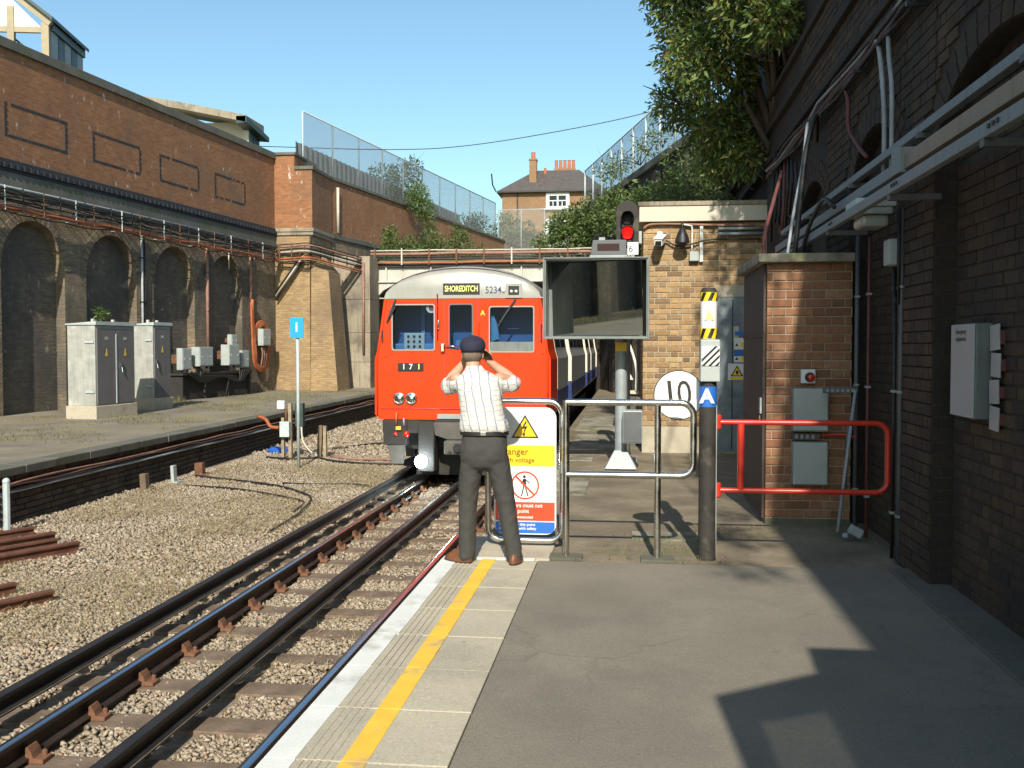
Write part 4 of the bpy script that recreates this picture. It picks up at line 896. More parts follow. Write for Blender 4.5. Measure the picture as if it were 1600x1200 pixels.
# brickwork of the panels inside the blind arches, and of the piers between them
spots = [q for q in brick_spots(4.92, 7.08, .0, 2.9, .084, .235, .011)]
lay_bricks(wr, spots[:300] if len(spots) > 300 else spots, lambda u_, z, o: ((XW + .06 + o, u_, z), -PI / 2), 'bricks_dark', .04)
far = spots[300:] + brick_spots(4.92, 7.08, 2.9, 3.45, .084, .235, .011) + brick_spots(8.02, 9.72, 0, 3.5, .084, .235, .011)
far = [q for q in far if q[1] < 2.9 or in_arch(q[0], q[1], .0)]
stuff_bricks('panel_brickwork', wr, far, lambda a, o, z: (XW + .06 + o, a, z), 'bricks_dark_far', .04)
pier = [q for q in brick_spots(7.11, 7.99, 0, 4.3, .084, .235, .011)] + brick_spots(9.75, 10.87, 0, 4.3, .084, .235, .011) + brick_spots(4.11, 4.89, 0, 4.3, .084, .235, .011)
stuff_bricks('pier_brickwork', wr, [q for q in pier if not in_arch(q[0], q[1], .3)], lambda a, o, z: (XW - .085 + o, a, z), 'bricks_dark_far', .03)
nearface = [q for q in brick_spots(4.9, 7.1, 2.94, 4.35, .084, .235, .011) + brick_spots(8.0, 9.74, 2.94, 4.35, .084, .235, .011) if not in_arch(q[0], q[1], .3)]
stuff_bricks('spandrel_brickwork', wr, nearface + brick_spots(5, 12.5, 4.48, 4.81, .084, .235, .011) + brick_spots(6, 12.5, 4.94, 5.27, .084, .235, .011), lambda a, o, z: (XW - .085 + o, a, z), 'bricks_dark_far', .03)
kb = MB().box(1.9, XW + .07, -8, 7.6, -.05, .02).build('wall_kerb', 'concrete_dark', wr, bevel=.01)

# canopy steelwork along the wall
XB = 1.86
tk = thing('steel_trunking', 'galvanised steel trunking and beams running along the right wall', 'trunking', (1.85, 9, 2.7))
def run(name, x, z, w, h, m, y0=-3, y1=13.2): return MB().box(x - w / 2, x + w / 2, y0, y1, z - h / 2, z + h / 2).build(name, m, tk, bevel=.004)
run('upper_channel', 1.95, 3.12, .06, .06, 'trunk_grey'); run('lower_channel', 1.74, 2.715, .05, .072, 'trunk_grey')
run('trunk_cover', 1.84, 2.88, .09, .10, 'trunk_beige', -3, 6.9); run('trunk_cover', 1.86, 2.89, .08, .085, 'trunk_grey', 7.1, 13)
MB().box(1.76, 1.93, 6.901, 7.099, 2.81, 2.98).build('joint_box', 'trunk_grey', tk, bevel=.006)
for y_ in (5.2, 7.0, 9.1, 11.2, 12.8):
    MB().box(1.72, 2.058, y_ - .03, y_ + .03, 2.64, 2.678).build('bracket', 'grey_dark', tk); MB().box(1.9, 2.058, y_ - .03, y_ + .03, 3.05, 3.089).build('upper_bracket', 'grey_dark', tk)
    for k in range(3): MB().box(1.705, 1.714, y_ - .25 + k * .06, y_ - .225 + k * .06, 2.71, 2.73).build('bolt_slot', 'black', tk)
cb = thing('cable_bundle', 'bundle of dark cables slung high along the right wall', 'cable', (1.99, 9, 4.1))
for k in range(6):
    MB().tube([(1.96 + random.uniform(-.03, .03), y_ * .8 - 2, 4.14 + .028 * (k - 2.5) + random.uniform(-.02, .02)) for y_ in range(22)], .017, 6).build('cable', ('cable_black', 'cable_black', 'pipe_red', 'cable_black', 'cable_grey', 'cable_black')[k], cb, smooth=True)
for k in range(9): MB().box(1.9, 2.058, .5 + k * 1.7, .53 + k * 1.7, 4.03, 4.06).build('hook', 'black_metal', cb)
def wcable(label, pts, r_, m): return tag(MB().tube(smooth_path(pts, 5), r_, 7).build('hanging_cable', m, smooth=True), label, 'cable')
wcable('dull red cable dropping from the bundle across the small arch', [(1.99, 9.85, 4.16), (1.99, 9.62, 3.95), (1.99, 9.56, 3.67), (2.01, 9.2, 3.42), (2.03, 9.0, 3.3)], .018, 'pipe_red')
wcable('left of two pale conduits dropping to the trunking', [(1.99, 8.62, 4.15), (1.97, 8.4, 4.1), (1.97, 8.24, 3.75), (1.98, 8.2, 3.4), (1.98, 8.2, 3.0)], .02, 'cable_grey')
wcable('right of two pale conduits dropping to the trunking', [(1.99, 8.17, 4.16), (1.97, 8.05, 3.9), (1.97, 7.95, 3.6), (1.98, 7.97, 3.0)], .018, 'cable_grey')
wcable('pale cable looping down over the trunking to the kiosk roof', [(1.96, 11.3, 3.9), (1.8, 10.6, 3.95), (1.72, 10.4, 3.5), (1.62, 10.3, 3.0), (1.55, 10.25, 2.54)], .016, 'cable_grey')
wcable('dark cable looping down over the trunking to the kiosk roof', [(1.96, 11.0, 3.85), (1.86, 10.5, 4.0), (1.74, 10.35, 3.6), (1.66, 10.2, 3.0), (1.62, 10.25, 2.54)], .026, 'cable_black')
wcable('black cable curling out of the lower channel near the kiosk', [(1.74, 8.9, 2.86), (1.72, 9.3, 2.98), (1.7, 9.9, 2.8), (1.68, 10.2, 2.54)], .02, 'cable_black')
wcable('short dull red pipe rising from the kiosk roof', [(1.42, 10.9, 2.54), (1.43, 11.0, 2.85), (1.6, 11.6, 3.3), (1.75, 12.0, 3.7)], .022, 'pipe_red')
for k, lab_ in enumerate(('tangled cable nearest the kiosk on the wall behind its roof', 'second tangled cable on the wall behind the kiosk roof', 'third tangled cable on the wall behind the kiosk roof', 'dull red tangled cable on the wall behind the kiosk roof', 'tangled cable just past the dull red one behind the kiosk roof', 'last but one tangled cable towards the hut', 'tangled cable nearest the hut on the dark wall')):
    wcable(lab_, [(1.99, 12.5 + .3 * k, 3.9 + .08 * k), (1.95, 12.2 + .35 * k, 3.5 + random.uniform(-.15, .15)), (2.0, 12.9 + .3 * k, 3.2 + random.uniform(-.1, .3)), (1.99, 13.4 + .2 * k, 3.7)], .02, ('cable_black', 'pipe_red')[k == 3])['group'] = 'tangled wall cables'

lb = thing('bulkhead_light', 'grey bulkhead lamp on a bracket under the trunking', 'lamp', (1.95, 8.2, 2.6))
MB().box(1.72, 2.02, 7.95, 8.35, 2.735, 2.80).build('top_plate', 'galv_paint', lb, bevel=.01); MB().box(1.74, 2.0, 7.97, 8.33, 2.68, 2.734).build('housing', 'grey_box', lb, bevel=.012)
MB().box(1.77, 1.98, 8.0, 8.3, 2.585, 2.679).build('bowl', 'lamp_bowl', lb, bevel=.03); MB().box(2.021, 2.058, 8.1, 8.2, 2.75, 2.79).build('arm', 'grey_dark', lb)
jb = thing('switch_box', 'small pale switch box fed by conduits on the right wall', 'switch box', (2.03, 7.98, 2.28))
MB().box(1.95, 2.058, 7.9, 8.06, 2.28, 2.48).build('case', 'grey_box', jb, bevel=.012)
MB().tube([(2.01, 7.98, 2.27), (2.01, 7.96, 2.05), (2.02, 7.86, 1.98), (2.01, 7.84, 2.3), (2.01, 7.84, 2.7)], .013, 6).build('flex', 'cable_black', jb, smooth=True)
for label, yy_, r_, m, zt in (('thin grey conduit running down the pier from the switch box', 8.04, .014, 'rail_dark', 2.27), ('steel conduit on the pier edge right of the thin grey one', 7.86, .018, 'grey_dark', 2.7), ('dark red conduit running down beside the kiosk', 8.9, .014, 'pipe_red', 2.6), ('dark conduit on the wall behind the kiosk', 9.35, .02, 'grey_dark', 2.7)):
    t = thing('conduit', label, 'pipe', (2.03, yy_, 0)); MB().tube([(2.04, yy_, 0), (2.04, yy_, zt)], r_, 7).build('pipe', m, t, smooth=True)
    for z in (.35, 1.3, 2.1): MB().box(2.02, 2.058, yy_ - .03, yy_ + .03, z, z + .02).build('saddle', 'galv', t)
# wall cabinet and notice plates
XP = XW + .06
wc = thing('wall_cabinet', 'shallow white-fronted cabinet on the right brick wall', 'cabinet', (XP, 6.53, 1.2))
MB().box(XP - .10, XP, 6.36, 6.80, 1.21, 1.80).build('case', 'hood_grey', wc, bevel=.006)
MB().box(XP - .112, XP - .101, 6.365, 6.795, 1.215, 1.795).build('door', 'plate_white', wc, bevel=.004)
for z, s_ in ((1.75, 'Emergency'), (1.705, 'equipment')): text('lettering', s_, .045, (XP - .1135, 6.60, z), 'grey_dark', wc, rot=(PI / 2, 0, -PI / 2))
for i, (y_, z0, z1, lab) in enumerate(((6.24, 1.63, 1.79, 'topmost small white notice plate beside the wall cabinet'), (6.22, 1.47, 1.62, 'second small white notice plate from the top beside the wall cabinet'), (6.24, 1.31, 1.46, 'third small white notice plate from the top beside the wall cabinet'), (6.23, 1.15, 1.30, 'lowest small white notice plate beside the wall cabinet'))):
    pt = thing('notice_plate', lab, 'sign', (XP - .02, y_, z0), group='notice plates on the right wall')
    MB().obox((XP - .03, y_, (z0 + z1) / 2), (.008, .15, z1 - z0 - .006), Matrix.Rotation(R((-4, 2, -3, 3)[i]), 3, 'X')).build('plate', 'plate_white', pt, bevel=.002)
    MB().box(XP - .024, XP, y_ - .08, y_ - .02, z0 + .04, z1 - .04).build('standoff', 'pipe_red', pt)
# ------------------------------------------------------------------ brick kiosk
kx0, kx1, ky0, ky1, kz = 1.27, 2.055, 9.6, 11.3, 2.44
ki = thing('brick_kiosk', 'red brick equipment kiosk with a flat slab roof and dark side door', 'kiosk', (1.66, 10.4, 0))
MB().box(kx0 + .008, kx1 - .002, ky0 + .01, ky1, -.05, kz).build('core', 'mortar_red', ki)
lay_bricks(ki, brick_spots(kx0, kx1, .04, kz, .0827, .238, .011), lambda u_, z, o: ((u_, ky0 + o, z), 0), 'bricks_red', .03)
MB().box(kx0 + .002, kx1, ky0 - .015, ky0 + .02, -.05, .035).build('plinth', 'concrete_dark', ki)
MB().box(kx0 - .09, kx1 - .001, ky0 - .10, ky1 + .06, kz + .002, kz + .085).build('roof_slab', 'stone_slab', ki, bevel=.012)
dr = MB().box(kx0 - .022, kx0 + .005, ky0 + .05, ky1 - .02, .03, kz - .01).build('side_door', 'door_dark', ki)
for z in (.9, 1.75): MB().box(kx0 - .03, kx0 - .0225, ky0 + .06, ky1 - .03, z, z + .02).build('ledge', 'door_dark', dr)
MB().box(kx0 - .036, kx0 - .0225, ky0 + .10, ky0 + .20, 1.02, 1.17).build('notice', 'white_paint', dr); MB().box(kx0 - .034, kx0 - .0225, ky0 + .12, ky0 + .2, .93, 1.0).build('lock', 'chrome', dr)
for z0, lab in ((.87, 'upper of two grey meter boxes on the kiosk front'), (.37, 'lower of two grey meter boxes on the kiosk front')):
    t = thing('meter_box', lab, 'meter box', (1.665, 9.55, z0), group='meter boxes on the kiosk')
    MB().box(1.51, 1.825, 9.47, 9.597, z0, z0 + .4).build('case', 'grey_box', t, bevel=.01); MB().box(1.522, 1.813, 9.458, 9.469, z0 + .012, z0 + .388).build('lid', 'grey_box', t, bevel=.004)
t = thing('cable_duct', 'short dark duct with red cable between the meter boxes', 'duct', (1.8, 9.55, .8))
MB().box(1.51, 1.76, 9.52, 9.597, .79, .85).build('duct', 'under_grey', t)
for k in range(4): MB().box(1.53 + k * .05, 1.555 + k * .05, 9.51, 9.5195, .8, .84).build('clip', 'galv', t)
MB().tube(smooth_path([(1.76, 9.55, .83), (1.95, 9.54, .84), (2.02, 9.5, .83), (2.03, 9.3, .84)], 4), .014, 6).build('red_cable', 'red_paint', t, smooth=True)
t = thing('alarm_switch', 'white square alarm unit with a round red and black knob', 'switch', (1.65, 9.57, 1.3))
MB().box(1.585, 1.715, 9.535, 9.597, 1.315, 1.445).build('case', 'white', t, bevel=.008)
MB().lathe([(.045, 0), (.045, -.03), (.04, -.034)], (1.66, 9.534, 1.375), 16, 'y').build('bezel', 'black', t); MB().lathe([(.03, -.035), (.03, -.05), (.02, -.055)], (1.668, 9.534, 1.37), 14, 'y').build('button', 'tail_red', t, smooth=30)
t = thing('folding_bracket', 'blue-grey folding steel frame leaning between kiosk and wall', 'frame', (1.98, 9.2, 0))
MB().bar((1.74, 9.3, 1.26), (2.04, 9.3, 1.27), .05, .05).build('cross_bar', 'grey_dark', t)
MB().tube([(2.02, 9.28, 1.26), (1.82, 9.0, .02)], .016, 6).build('leg', 'cable_grey', t, smooth=True); MB().tube([(2.03, 9.3, 1.25), (1.95, 9.25, .9), (1.9, 9.1, .35)], .012, 6).build('strut', 'grey_dark', t, smooth=True)
for k in range(6): MB().box(1.76 + k * .045, 1.785 + k * .045, 9.27, 9.274, 1.25, 1.275).build('hole_plate', 'galv', t)
t = thing('litter_tin', 'crumpled pale scrap lying by the wall behind the red gate', 'litter', (1.95, 8.8, 0)); MB().obox((1.93, 8.8, .07), (.12, .06, .08), Matrix.Rotation(.5, 3, 'Y')).obox((1.86, 8.82, .03), (.07, .05, .04), Matrix.Rotation(.9, 3, 'Z')).build('scrap', 'cable_grey', t, bevel=.01)

# ------------------------------------------------------------------ small brick hut
bx0, bx1, by0 = .19, 2.11, 15.92
hu = thing('brick_hut', 'small yellow brick hut with cream fascia and grey steel door', 'building', (1.1, 17, 0))
MB().box(bx0 + .01, bx1, by0 + .012, 19, -.1, 3.60).build('core', 'mortar_tan', hu)
hs = brick_spots(bx0, bx1 - .02, .40, 3.60, .0845, .25, .012, skip=[(1.32, 1.80, 0, 2.62), (1.36, 2.2, 0, 2.3)])
lay_bricks(hu, hs[:300], lambda u_, z, o: ((u_, by0 + o, z), 0), 'bricks_tan', .03)
if len(hs) > 300: stuff_bricks('upper_brickwork', hu, hs[300:], lambda a, o, z: (a, by0 + o, z), 'bricks_tan')
stuff_bricks('side_brickwork', hu, brick_spots(by0 + .12, 19, .4, 3.6, .0845, .25, .012), lambda a, o, z: (bx0 + o, a, z), 'bricks_tan')
MB().box(bx0 - .004, 1.318, by0 - .004, by0 + .02, -.1, .395).build('plinth', 'concrete', hu, bevel=.006)
MB().box(bx0 - .06, bx1 - .005, by0 - .10, 19.1, 3.62, 3.86).build('fascia', 'fascia', hu, bevel=.008); MB().box(bx0 - .08, bx1 - .004, by0 - .12, 19.12, 3.862, 3.93).build('roof_edge', 'concrete_wall', hu, bevel=.008)
MB().box(1.30, 1.98, by0 - .02, by0 + .02, 2.44, 2.62).build('lintel', 'concrete', hu, bevel=.006)
dd = MB().box(1.33, 1.98, by0 - .012, by0 + .011, .02, 2.436).build('door', 'door_steel', hu)
MB().box(1.58, 1.595, by0 - .02, by0 - .0125, .05, 2.4).build('door_edge', 'rail_dark', dd); MB().box(1.6, 1.68, by0 - .03, by0 - .0125, 1.75, 1.98).build('door_panel', 'pipe_pale', dd)
def door_sign(name, x0, x1, z0, z1, m): return MB().box(x0, x1, by0 - .034, by0 - .0305, z0, z1).build(name, m, dd)
door_sign('blue_sign', 1.62, 1.78, 1.84, 1.9, 'sign_blue'); door_sign('white_sign', 1.61, 1.78, 1.62, 1.8, 'white'); door_sign('blue_band', 1.61, 1.78, 1.52, 1.6, 'sign_blue'); door_sign('white_sign', 1.61, 1.78, 1.42, 1.515, 'white')
for z in (1.66, 1.44): MB().box(1.71, 1.77, by0 - .038, by0 - .0345, z, z + .07).build('yellow_sign', 'sign_yellow', dd)
for z in (1.67, 1.455): MB().prism([(1.625, z), (1.68, z), (1.6525, z + .05)], 'xz', by0 - .038, by0 - .0345).build('triangle', 'black', dd)
ws = door_sign('warning_sign', 1.52, 1.80, 1.14, 1.40, 'white')
MB().prism([(1.56, 1.2), (1.76, 1.2), (1.66, 1.37)], 'xz', by0 - .038, by0 - .0345).build('triangle', 'black', ws); MB().prism([(1.59, 1.215), (1.73, 1.215), (1.66, 1.34)], 'xz', by0 - .041, by0 - .0385).build('triangle_face', 'sign_yellow', ws)
MB().lathe([(.02, 0), (.02, -.002)], (1.66, by0 - .0415, 1.25), 10, 'y').box(1.64, 1.68, by0 - .0435, by0 - .0415, 1.26, 1.29).build('pictogram', 'black', ws); MB().box(1.55, 1.77, by0 - .038, by0 - .0345, 1.15, 1.19).build('caption_band', 'sign_yellow', ws)
# fittings on the hut
t = thing('security_camera', 'white security camera under the hut fascia', 'camera', (.44, 15.75, 3.3))
MB().obox((.45, 15.72, 3.31), (.13, .32, .10), Matrix.Rotation(R(18), 3, 'X') @ Matrix.Rotation(R(-12), 3, 'Z')).build('housing', 'white', t, bevel=.01)
MB().obox((.42, 15.55, 3.255), (.09, .03, .06), Matrix.Rotation(R(18), 3, 'X')).build('lens_window', 'black', t); MB().box(.42, .48, 15.76, 15.915, 3.4, 3.46).ball((.45, 15.8, 3.42), .05, 10, 6).build('bracket', 'white', t)
MB().obox((.45, 15.70, 3.372), (.15, .34, .012), Matrix.Rotation(R(18), 3, 'X') @ Matrix.Rotation(R(-12), 3, 'Z')).build('sun_shield', 'white', t)
t = thing('floodlight', 'black round floodlight hanging on the hut wall', 'lamp', (.79, 15.7, 3.3))
MB().lathe([(.03, .17), (.05, .14), (.085, .06), (.11, -.02), (.115, -.06), (.09, -.065)], (.79, 15.68, 3.33), 18).build('shade', 'black_metal', t, smooth=40); MB().tube(smooth_path([(.79, 15.68, 3.48), (.79, 15.7, 3.58), (.80, 15.84, 3.6), (.80, 15.9, 3.59)], 4), .02, 7).build('arm', 'black_metal', t, smooth=True)
MB().ball((.79, 15.68, 3.29), (.09, .09, .06), 12, 6).build('glass', 'black', t, smooth=True)
t = thing('wall_junction_box', 'pale grey box with two conduits under the hut fascia', 'junction box', (.99, 15.87, 3.0))
MB().box(.91, 1.06, 15.82, 15.905, 3.0, 3.15).build('case', 'grey_box', t, bevel=.01)
MB().box(1.07, 1.12, 15.86, 15.905, 2.99, 3.58).build('conduit', 'white_paint', t); MB().tube(smooth_path([(.95, 15.87, 3.15), (.95, 15.87, 3.5), (.93, 15.86, 3.55), (.82, 15.85, 3.57)], 4), .014, 6).build('flex', 'white_paint', t, smooth=True)
t = thing('wall_cable', 'dark cable looping along the hut front under the fascia', 'cable', (1.2, 15.88, 3.4))
MB().tube(smooth_path([(.2, 15.88, 3.52), (.3, 15.87, 3.58), (.6, 15.87, 3.59), (1.2, 15.87, 3.56), (1.9, 15.87, 3.55)], 4), .022, 6).build('cable', 'pipe_pink', t, smooth=True)
MB().tube(smooth_path([(.55, 15.87, 3.33), (.7, 15.86, 3.25), (.9, 15.86, 3.26), (1.2, 15.87, 3.33), (1.5, 15.88, 3.34), (2.0, 15.88, 3.34)], 5), .014, 6).build('cable', 'cable_black', t, smooth=True)
t = thing('wall_pipes', 'two galvanised pipes across the hut wall above the kiosk', 'pipe', (1.7, 15.86, 3.4))
for z in (3.42, 3.5): MB().tube([(1.35, 15.86, z), (2.05, 15.86, z)], .025, 7).build('pipe', 'galv', t, smooth=True)

# ------------------------------------------------------------------ mirror on its post, display, signal
ms_ = thing('mirror_post', 'galvanised post carrying a large hooded platform mirror', 'mirror', (-.125, 13.42, 0))
MB().lathe([(.082, .2), (.082, 3.0)], (-.125, 13.75, 0), 18).build('post', 'galv', ms_, smooth=40)
mb = MB(); q = .215; mb.add([(-.125 - q, 13.75 - q, 0), (-.125 + q, 13.75 - q, 0), (-.125 + q, 13.75 + q, 0), (-.125 - q, 13.75 + q, 0), (-.21, 13.665, .24), (-.04, 13.665, .24), (-.04, 13.835, .24), (-.21, 13.835, .24)], [(0, 3, 2, 1), (4, 5, 6, 7), (0, 1, 5, 4), (1, 2, 6, 5), (2, 3, 7, 6), (3, 0, 4, 7)]).build('flared_base', 'galv', ms_)
mx0, mx1, mz0, mz1, my0, my1 = -1.13, .225, 1.78, 2.82, 13.12, 13.62
hd = MB().panel([(mx0, mz0), (mx1, mz0), (mx1, mz1), (mx0, mz1)], [[(mx0 + .02, mz0 + .02), (mx1 - .02, mz0 + .02), (mx1 - .02, mz1 - .02), (mx0 + .02, mz1 - .02)]], 'xz', my0, my1).build('hood', 'hood_grey', ms_)
MB().box(mx0, mx1, my1 + .001, my1 + .03, mz0, mz1).build('hood_back', 'hood_grey', ms_)
MB().panel([(mx0 - .02, mz0 - .02), (mx1 + .02, mz0 - .02), (mx1 + .02, mz1 + .012), (mx0 - .02, mz1 + .012)], [[(mx0 + .005, mz0 + .005), (mx1 - .005, mz0 + .005), (mx1 - .005, mz1 - .005), (mx0 + .005, mz1 - .005)]], 'xz', my0 - .02, my0 - .001).build('front_flange', 'hood_grey', hd, bevel=.004)
MB().obox(((mx0 + mx1) / 2, my1 - .25, (mz0 + mz1) / 2), (mx1 - mx0 - .07, .012, mz1 - mz0 - .06), Matrix.Rotation(R(-19.5), 3, 'Z') @ Matrix.Rotation(R(3.4), 3, 'X')).build('mirror_glass', 'mirror', ms_)
MB().box(-.3, .05, my1 + .03, 13.75, 2.2, 2.4).build('clamp', 'galv', ms_)
MB().box(-.2, -.05, 13.66, 13.667, 1.6, 1.72).build('yellow_tag', 'sign_yellow', ms_)
pc = MB().box(-.10, .165, 13.45, 13.75, .36, .80).build('control_box', 'grey_box', ms_, bevel=.01)
MB().box(-.09, .155, 13.438, 13.449, .375, .785).build('lid', 'grey_dark', pc, bevel=.004)
t = thing('display_sign', 'small dark electronic display standing on the mirror hood', 'display', (-.29, 13.3, 2.83))
MB().prism([(-.53, 2.87), (-.06, 2.87), (-.06, 3.07), (-.50, 3.07)], 'xz', 13.25, 13.45).build('case', 'grey_dark', t, bevel=.008); MB().box(-.44, -.15, 13.243, 13.2499, 2.93, 3.02).build('screen', 'led_dim', t); MB().box(-.54, -.05, 13.22, 13.47, 2.835, 2.868).build('foot', 'galv', t, bevel=.004)
MB().box(-.42, -.34, 13.3, 13.38, 3.071, 3.11).build('aerial', 'galv', t)
t = thing('number_plate', 'small white plate with a black 6 beside the display', 'sign', (.03, 13.34, 2.86))
MB().box(-.045, .10, 13.34, 13.352, 2.88, 3.045).build('plate', 'white', t, bevel=.004); text('lettering', '6', .12, (-.0, 13.338, 2.955), 'black', t); MB().box(.0, .05, 13.353, 13.45, 2.83, 2.9).build('bracket', 'galv', t)
sg = thing('colour_light_signal', 'railway colour light signal showing red beside the hut corner', 'signal', (-.05, 14.6, 0))
def stadium(x, z0, z1, hw, k=10): return [(x - hw, z0), (x + hw, z0)] + [(x + hw * math.cos(PI * i / k), z1 - hw + hw * math.sin(PI * i / k)) for i in range(k + 1)]
MB().prism(stadium(-.05, 3.13, 3.78, .165), 'xz', 14.6, 14.8).build('backboard', 'black_bollard', sg, bevel=.01)
for z, m in ((3.52, 'black'), (3.31, 'led_red')):
    MB().lathe([(.088, 0), (.088, -.03), (.0, -.05)], (-.05, 14.599, z), 18, 'y').build('lens', m, sg, smooth=30)
    mb = MB(); mb.loft([[(-.05 + (.1 - .004 * j) * math.cos(t_), 14.6 - .05 * j - .06 * j * (math.sin(t_) * .5 + .3) * .5, z + (.1 - .004 * j) * math.sin(t_)) for t_ in [R(-35 + 250 * i / 14) for i in range(15)]] for j in range(4)], cap=False, closed=False)
    o = mb.build('lamp_hood', 'black_metal', sg, smooth=True); sm = o.modifiers.new('thick', 'SOLIDIFY'); sm.thickness = .008
MB().box(.09, .16, 14.65, 14.8, 3.16, 3.34).build('side_box', 'grey_box', sg, bevel=.008)
MB().tube([(-.05, 14.75, -.05), (-.05, 14.75, 3.14)], .05, 10).build('post', 'galv', sg, smooth=True); MB().box(-.2, .1, 14.6, 14.9, -.05, .03).build('base_plate', 'galv', sg)
t = thing('point_machine', 'white and grey equipment casing with a steel hoop beside the signal', 'equipment', (.02, 17.2, 0))
MB().box(-.2, .1, 17.1, 17.6, -.02, .85).build('case', 'under_grey', t); MB().tube(smooth_path([(-.12, 17.05, 1.72), (-.02, 17.05, 1.7), (.1, 17.05, 1.3), (.1, 17.05, .9)], 5), .025, 6).build('hoop', 'white_paint', t, smooth=True); MB().prism([(-.2, 1.1), (.05, 1.1), (-.05, 1.3), (-.2, 1.38)], 'xz', 17.1, 17.3).build('white_cover', 'white_paint', t); MB().box(-.2, .14, 17.04, 17.12, .86, .92).build('tray', 'pipe_pale', t)
MB().tube(smooth_path([(-.1, 17.0, .7), (-.05, 16.95, .5), (.05, 16.95, .42), (.12, 17, .42)], 4), .014, 6).build('red_cable', 'red_paint', t, smooth=True)

# ------------------------------------------------------------------ barriers at the platform end
def rr_path(x0, x1, z0, z1, r, y_, k=5): return [(a, y_, b_) for a, b_ in round_rect(x0, x1, z0, z1, r, k)]
gs = thing('warning_gate', 'white warning board in a rounded steel frame, yellow red and blue panels', 'sign', (-.87, 8.2, 0))
gx0, gx1, gz0, gz1, gy = -1.175, -.555, .045, 1.205, 8.2
MB().tube(rr_path(gx0, gx1, gz0, gz1, .11, gy), .027, 10, closed=True).build('frame', 'steel', gs, smooth=True)
MB().prism(round_rect(gx0 + .05, gx1 - .05, gz0 + .05, gz1 - .05, .09), 'xz', gy - .008, gy + .008).build('board', 'white', gs)
def flat(name, pts, m, d): return MB().prism(pts, 'xz', gy - .008 - .0018 * d, gy - .0085 - .0018 * (d - 1)).build(name, m, gs)
bx_, bX_ = gx0 + .062, gx1 - .062; cx = (bx_ + bX_) / 2
tri = lambda z0, hw: [(cx - hw, z0), (cx + hw, z0), (cx, z0 + hw * 1.68)]
flat('triangle', tri(.90, .115), 'black', 1); flat('triangle_face', tri(.912, .094), 'sign_yellow', 2)
flat('bolt', [(cx + .005, 1.04), (cx - .03, .975), (cx - .002, .98), (cx - .018, .93), (cx - .032, .935), (cx - .006, .912), (cx + .004, .945), (cx - .008, .94), (cx + .022, 1.0), (cx - .006, .994), (cx + .016, 1.035)], 'black', 3)
flat('yellow_panel', [(bx_, .665), (bX_, .665), (bX_, .838), (bx_, .838)], 'sign_yellow', 1)
text('lettering', 'Danger', .078, (bx_ + .045, gy - .0125, .785), 'brown_ink', gs, align='LEFT'); text('lettering', 'High voltage', .056, (bx_ + .045, gy - .0125, .715), 'brown_ink', gs, align='LEFT')
MB().panel([(cx + .118 * math.cos(a), .505 + .118 * math.sin(a)) for a in [2 * PI * i / 32 for i in range(32)]], [[(cx + .105 * math.cos(a), .505 + .105 * math.sin(a)) for a in [2 * PI * i / 32 for i in range(32)]]], 'xz', gy - .0098, gy - .0085).build('ban_ring', 'sign_red', gs)
MB().obox((cx, gy - .0122, .505), (.21, .0012, .014), Matrix.Rotation(R(45), 3, 'Y')).build('ban_bar', 'sign_red', gs)
wk = MB().lathe([(.012, 0), (.012, .001)], (cx - .005, gy - .0105, .578), 12, 'y')
for p, q_, w in (((cx - .005, .56), (cx - .003, .5), .026), ((cx - .008, .505), (cx - .03, .415), .009), ((cx, .505), (cx + .025, .415), .009), ((cx - .01, .555), (cx - .035, .515), .007), ((cx + .002, .555), (cx + .04, .525), .007)):
    wk.bar((p[0], gy - .010, p[1]), (q_[0], gy - .010, q_[1]), .001, w, up=(0, 1, 0)) if False else wk.obox(((p[0] + q_[0]) / 2, gy - .010, (p[1] + q_[1]) / 2), (w, .001, math.hypot(p[0] - q_[0], p[1] - q_[1])), Matrix.Rotation(math.atan2(q_[0] - p[0], q_[1] - p[1]) + PI, 3, 'Y'))
wk.build('walking_figure', 'black', gs)
flat('red_panel', [(bx_, .21), (bX_, .21), (bX_, .365), (bx_, .365)], 'sign_red', 1)
for s_, z, sz in (('Passengers must not', .337, .046), ('pass this point', .29, .046), ('You will be prosecuted', .24, .032)): text('lettering', s_, sz, (bx_ + .02, gy - .0125, z), 'white', gs, align='LEFT', bold=.0008, wide=.98)
flat('blue_panel', [(bx_ + .05, gz0 + .06), (bX_ - .05, gz0 + .06), (bX_ - .015, gz0 + .072), (bX_, .15), (bX_, .20), (bx_, .20), (bx_, .15), (bx_ + .015, gz0 + .072)], 'sign_blue', 1)
for s_, z in (('Staff passing this point', .178), ('must do so with safety', .145)): text('lettering', s_, .034, (bx_ + .03, gy - .0125, z), 'white', gs, align='LEFT', bold=.0006)
MB().tube([(-.515, 8.1, .14), (-.515, 8.1, 1.12)], .016, 8).build('hinge_rod', 'steel', gs, smooth=True)
for z in (.2, .62, 1.0): MB().box(-.56, -.5, 8.08, 8.2, z, z + .1).build('hinge', 'galv', gs, bevel=.004)

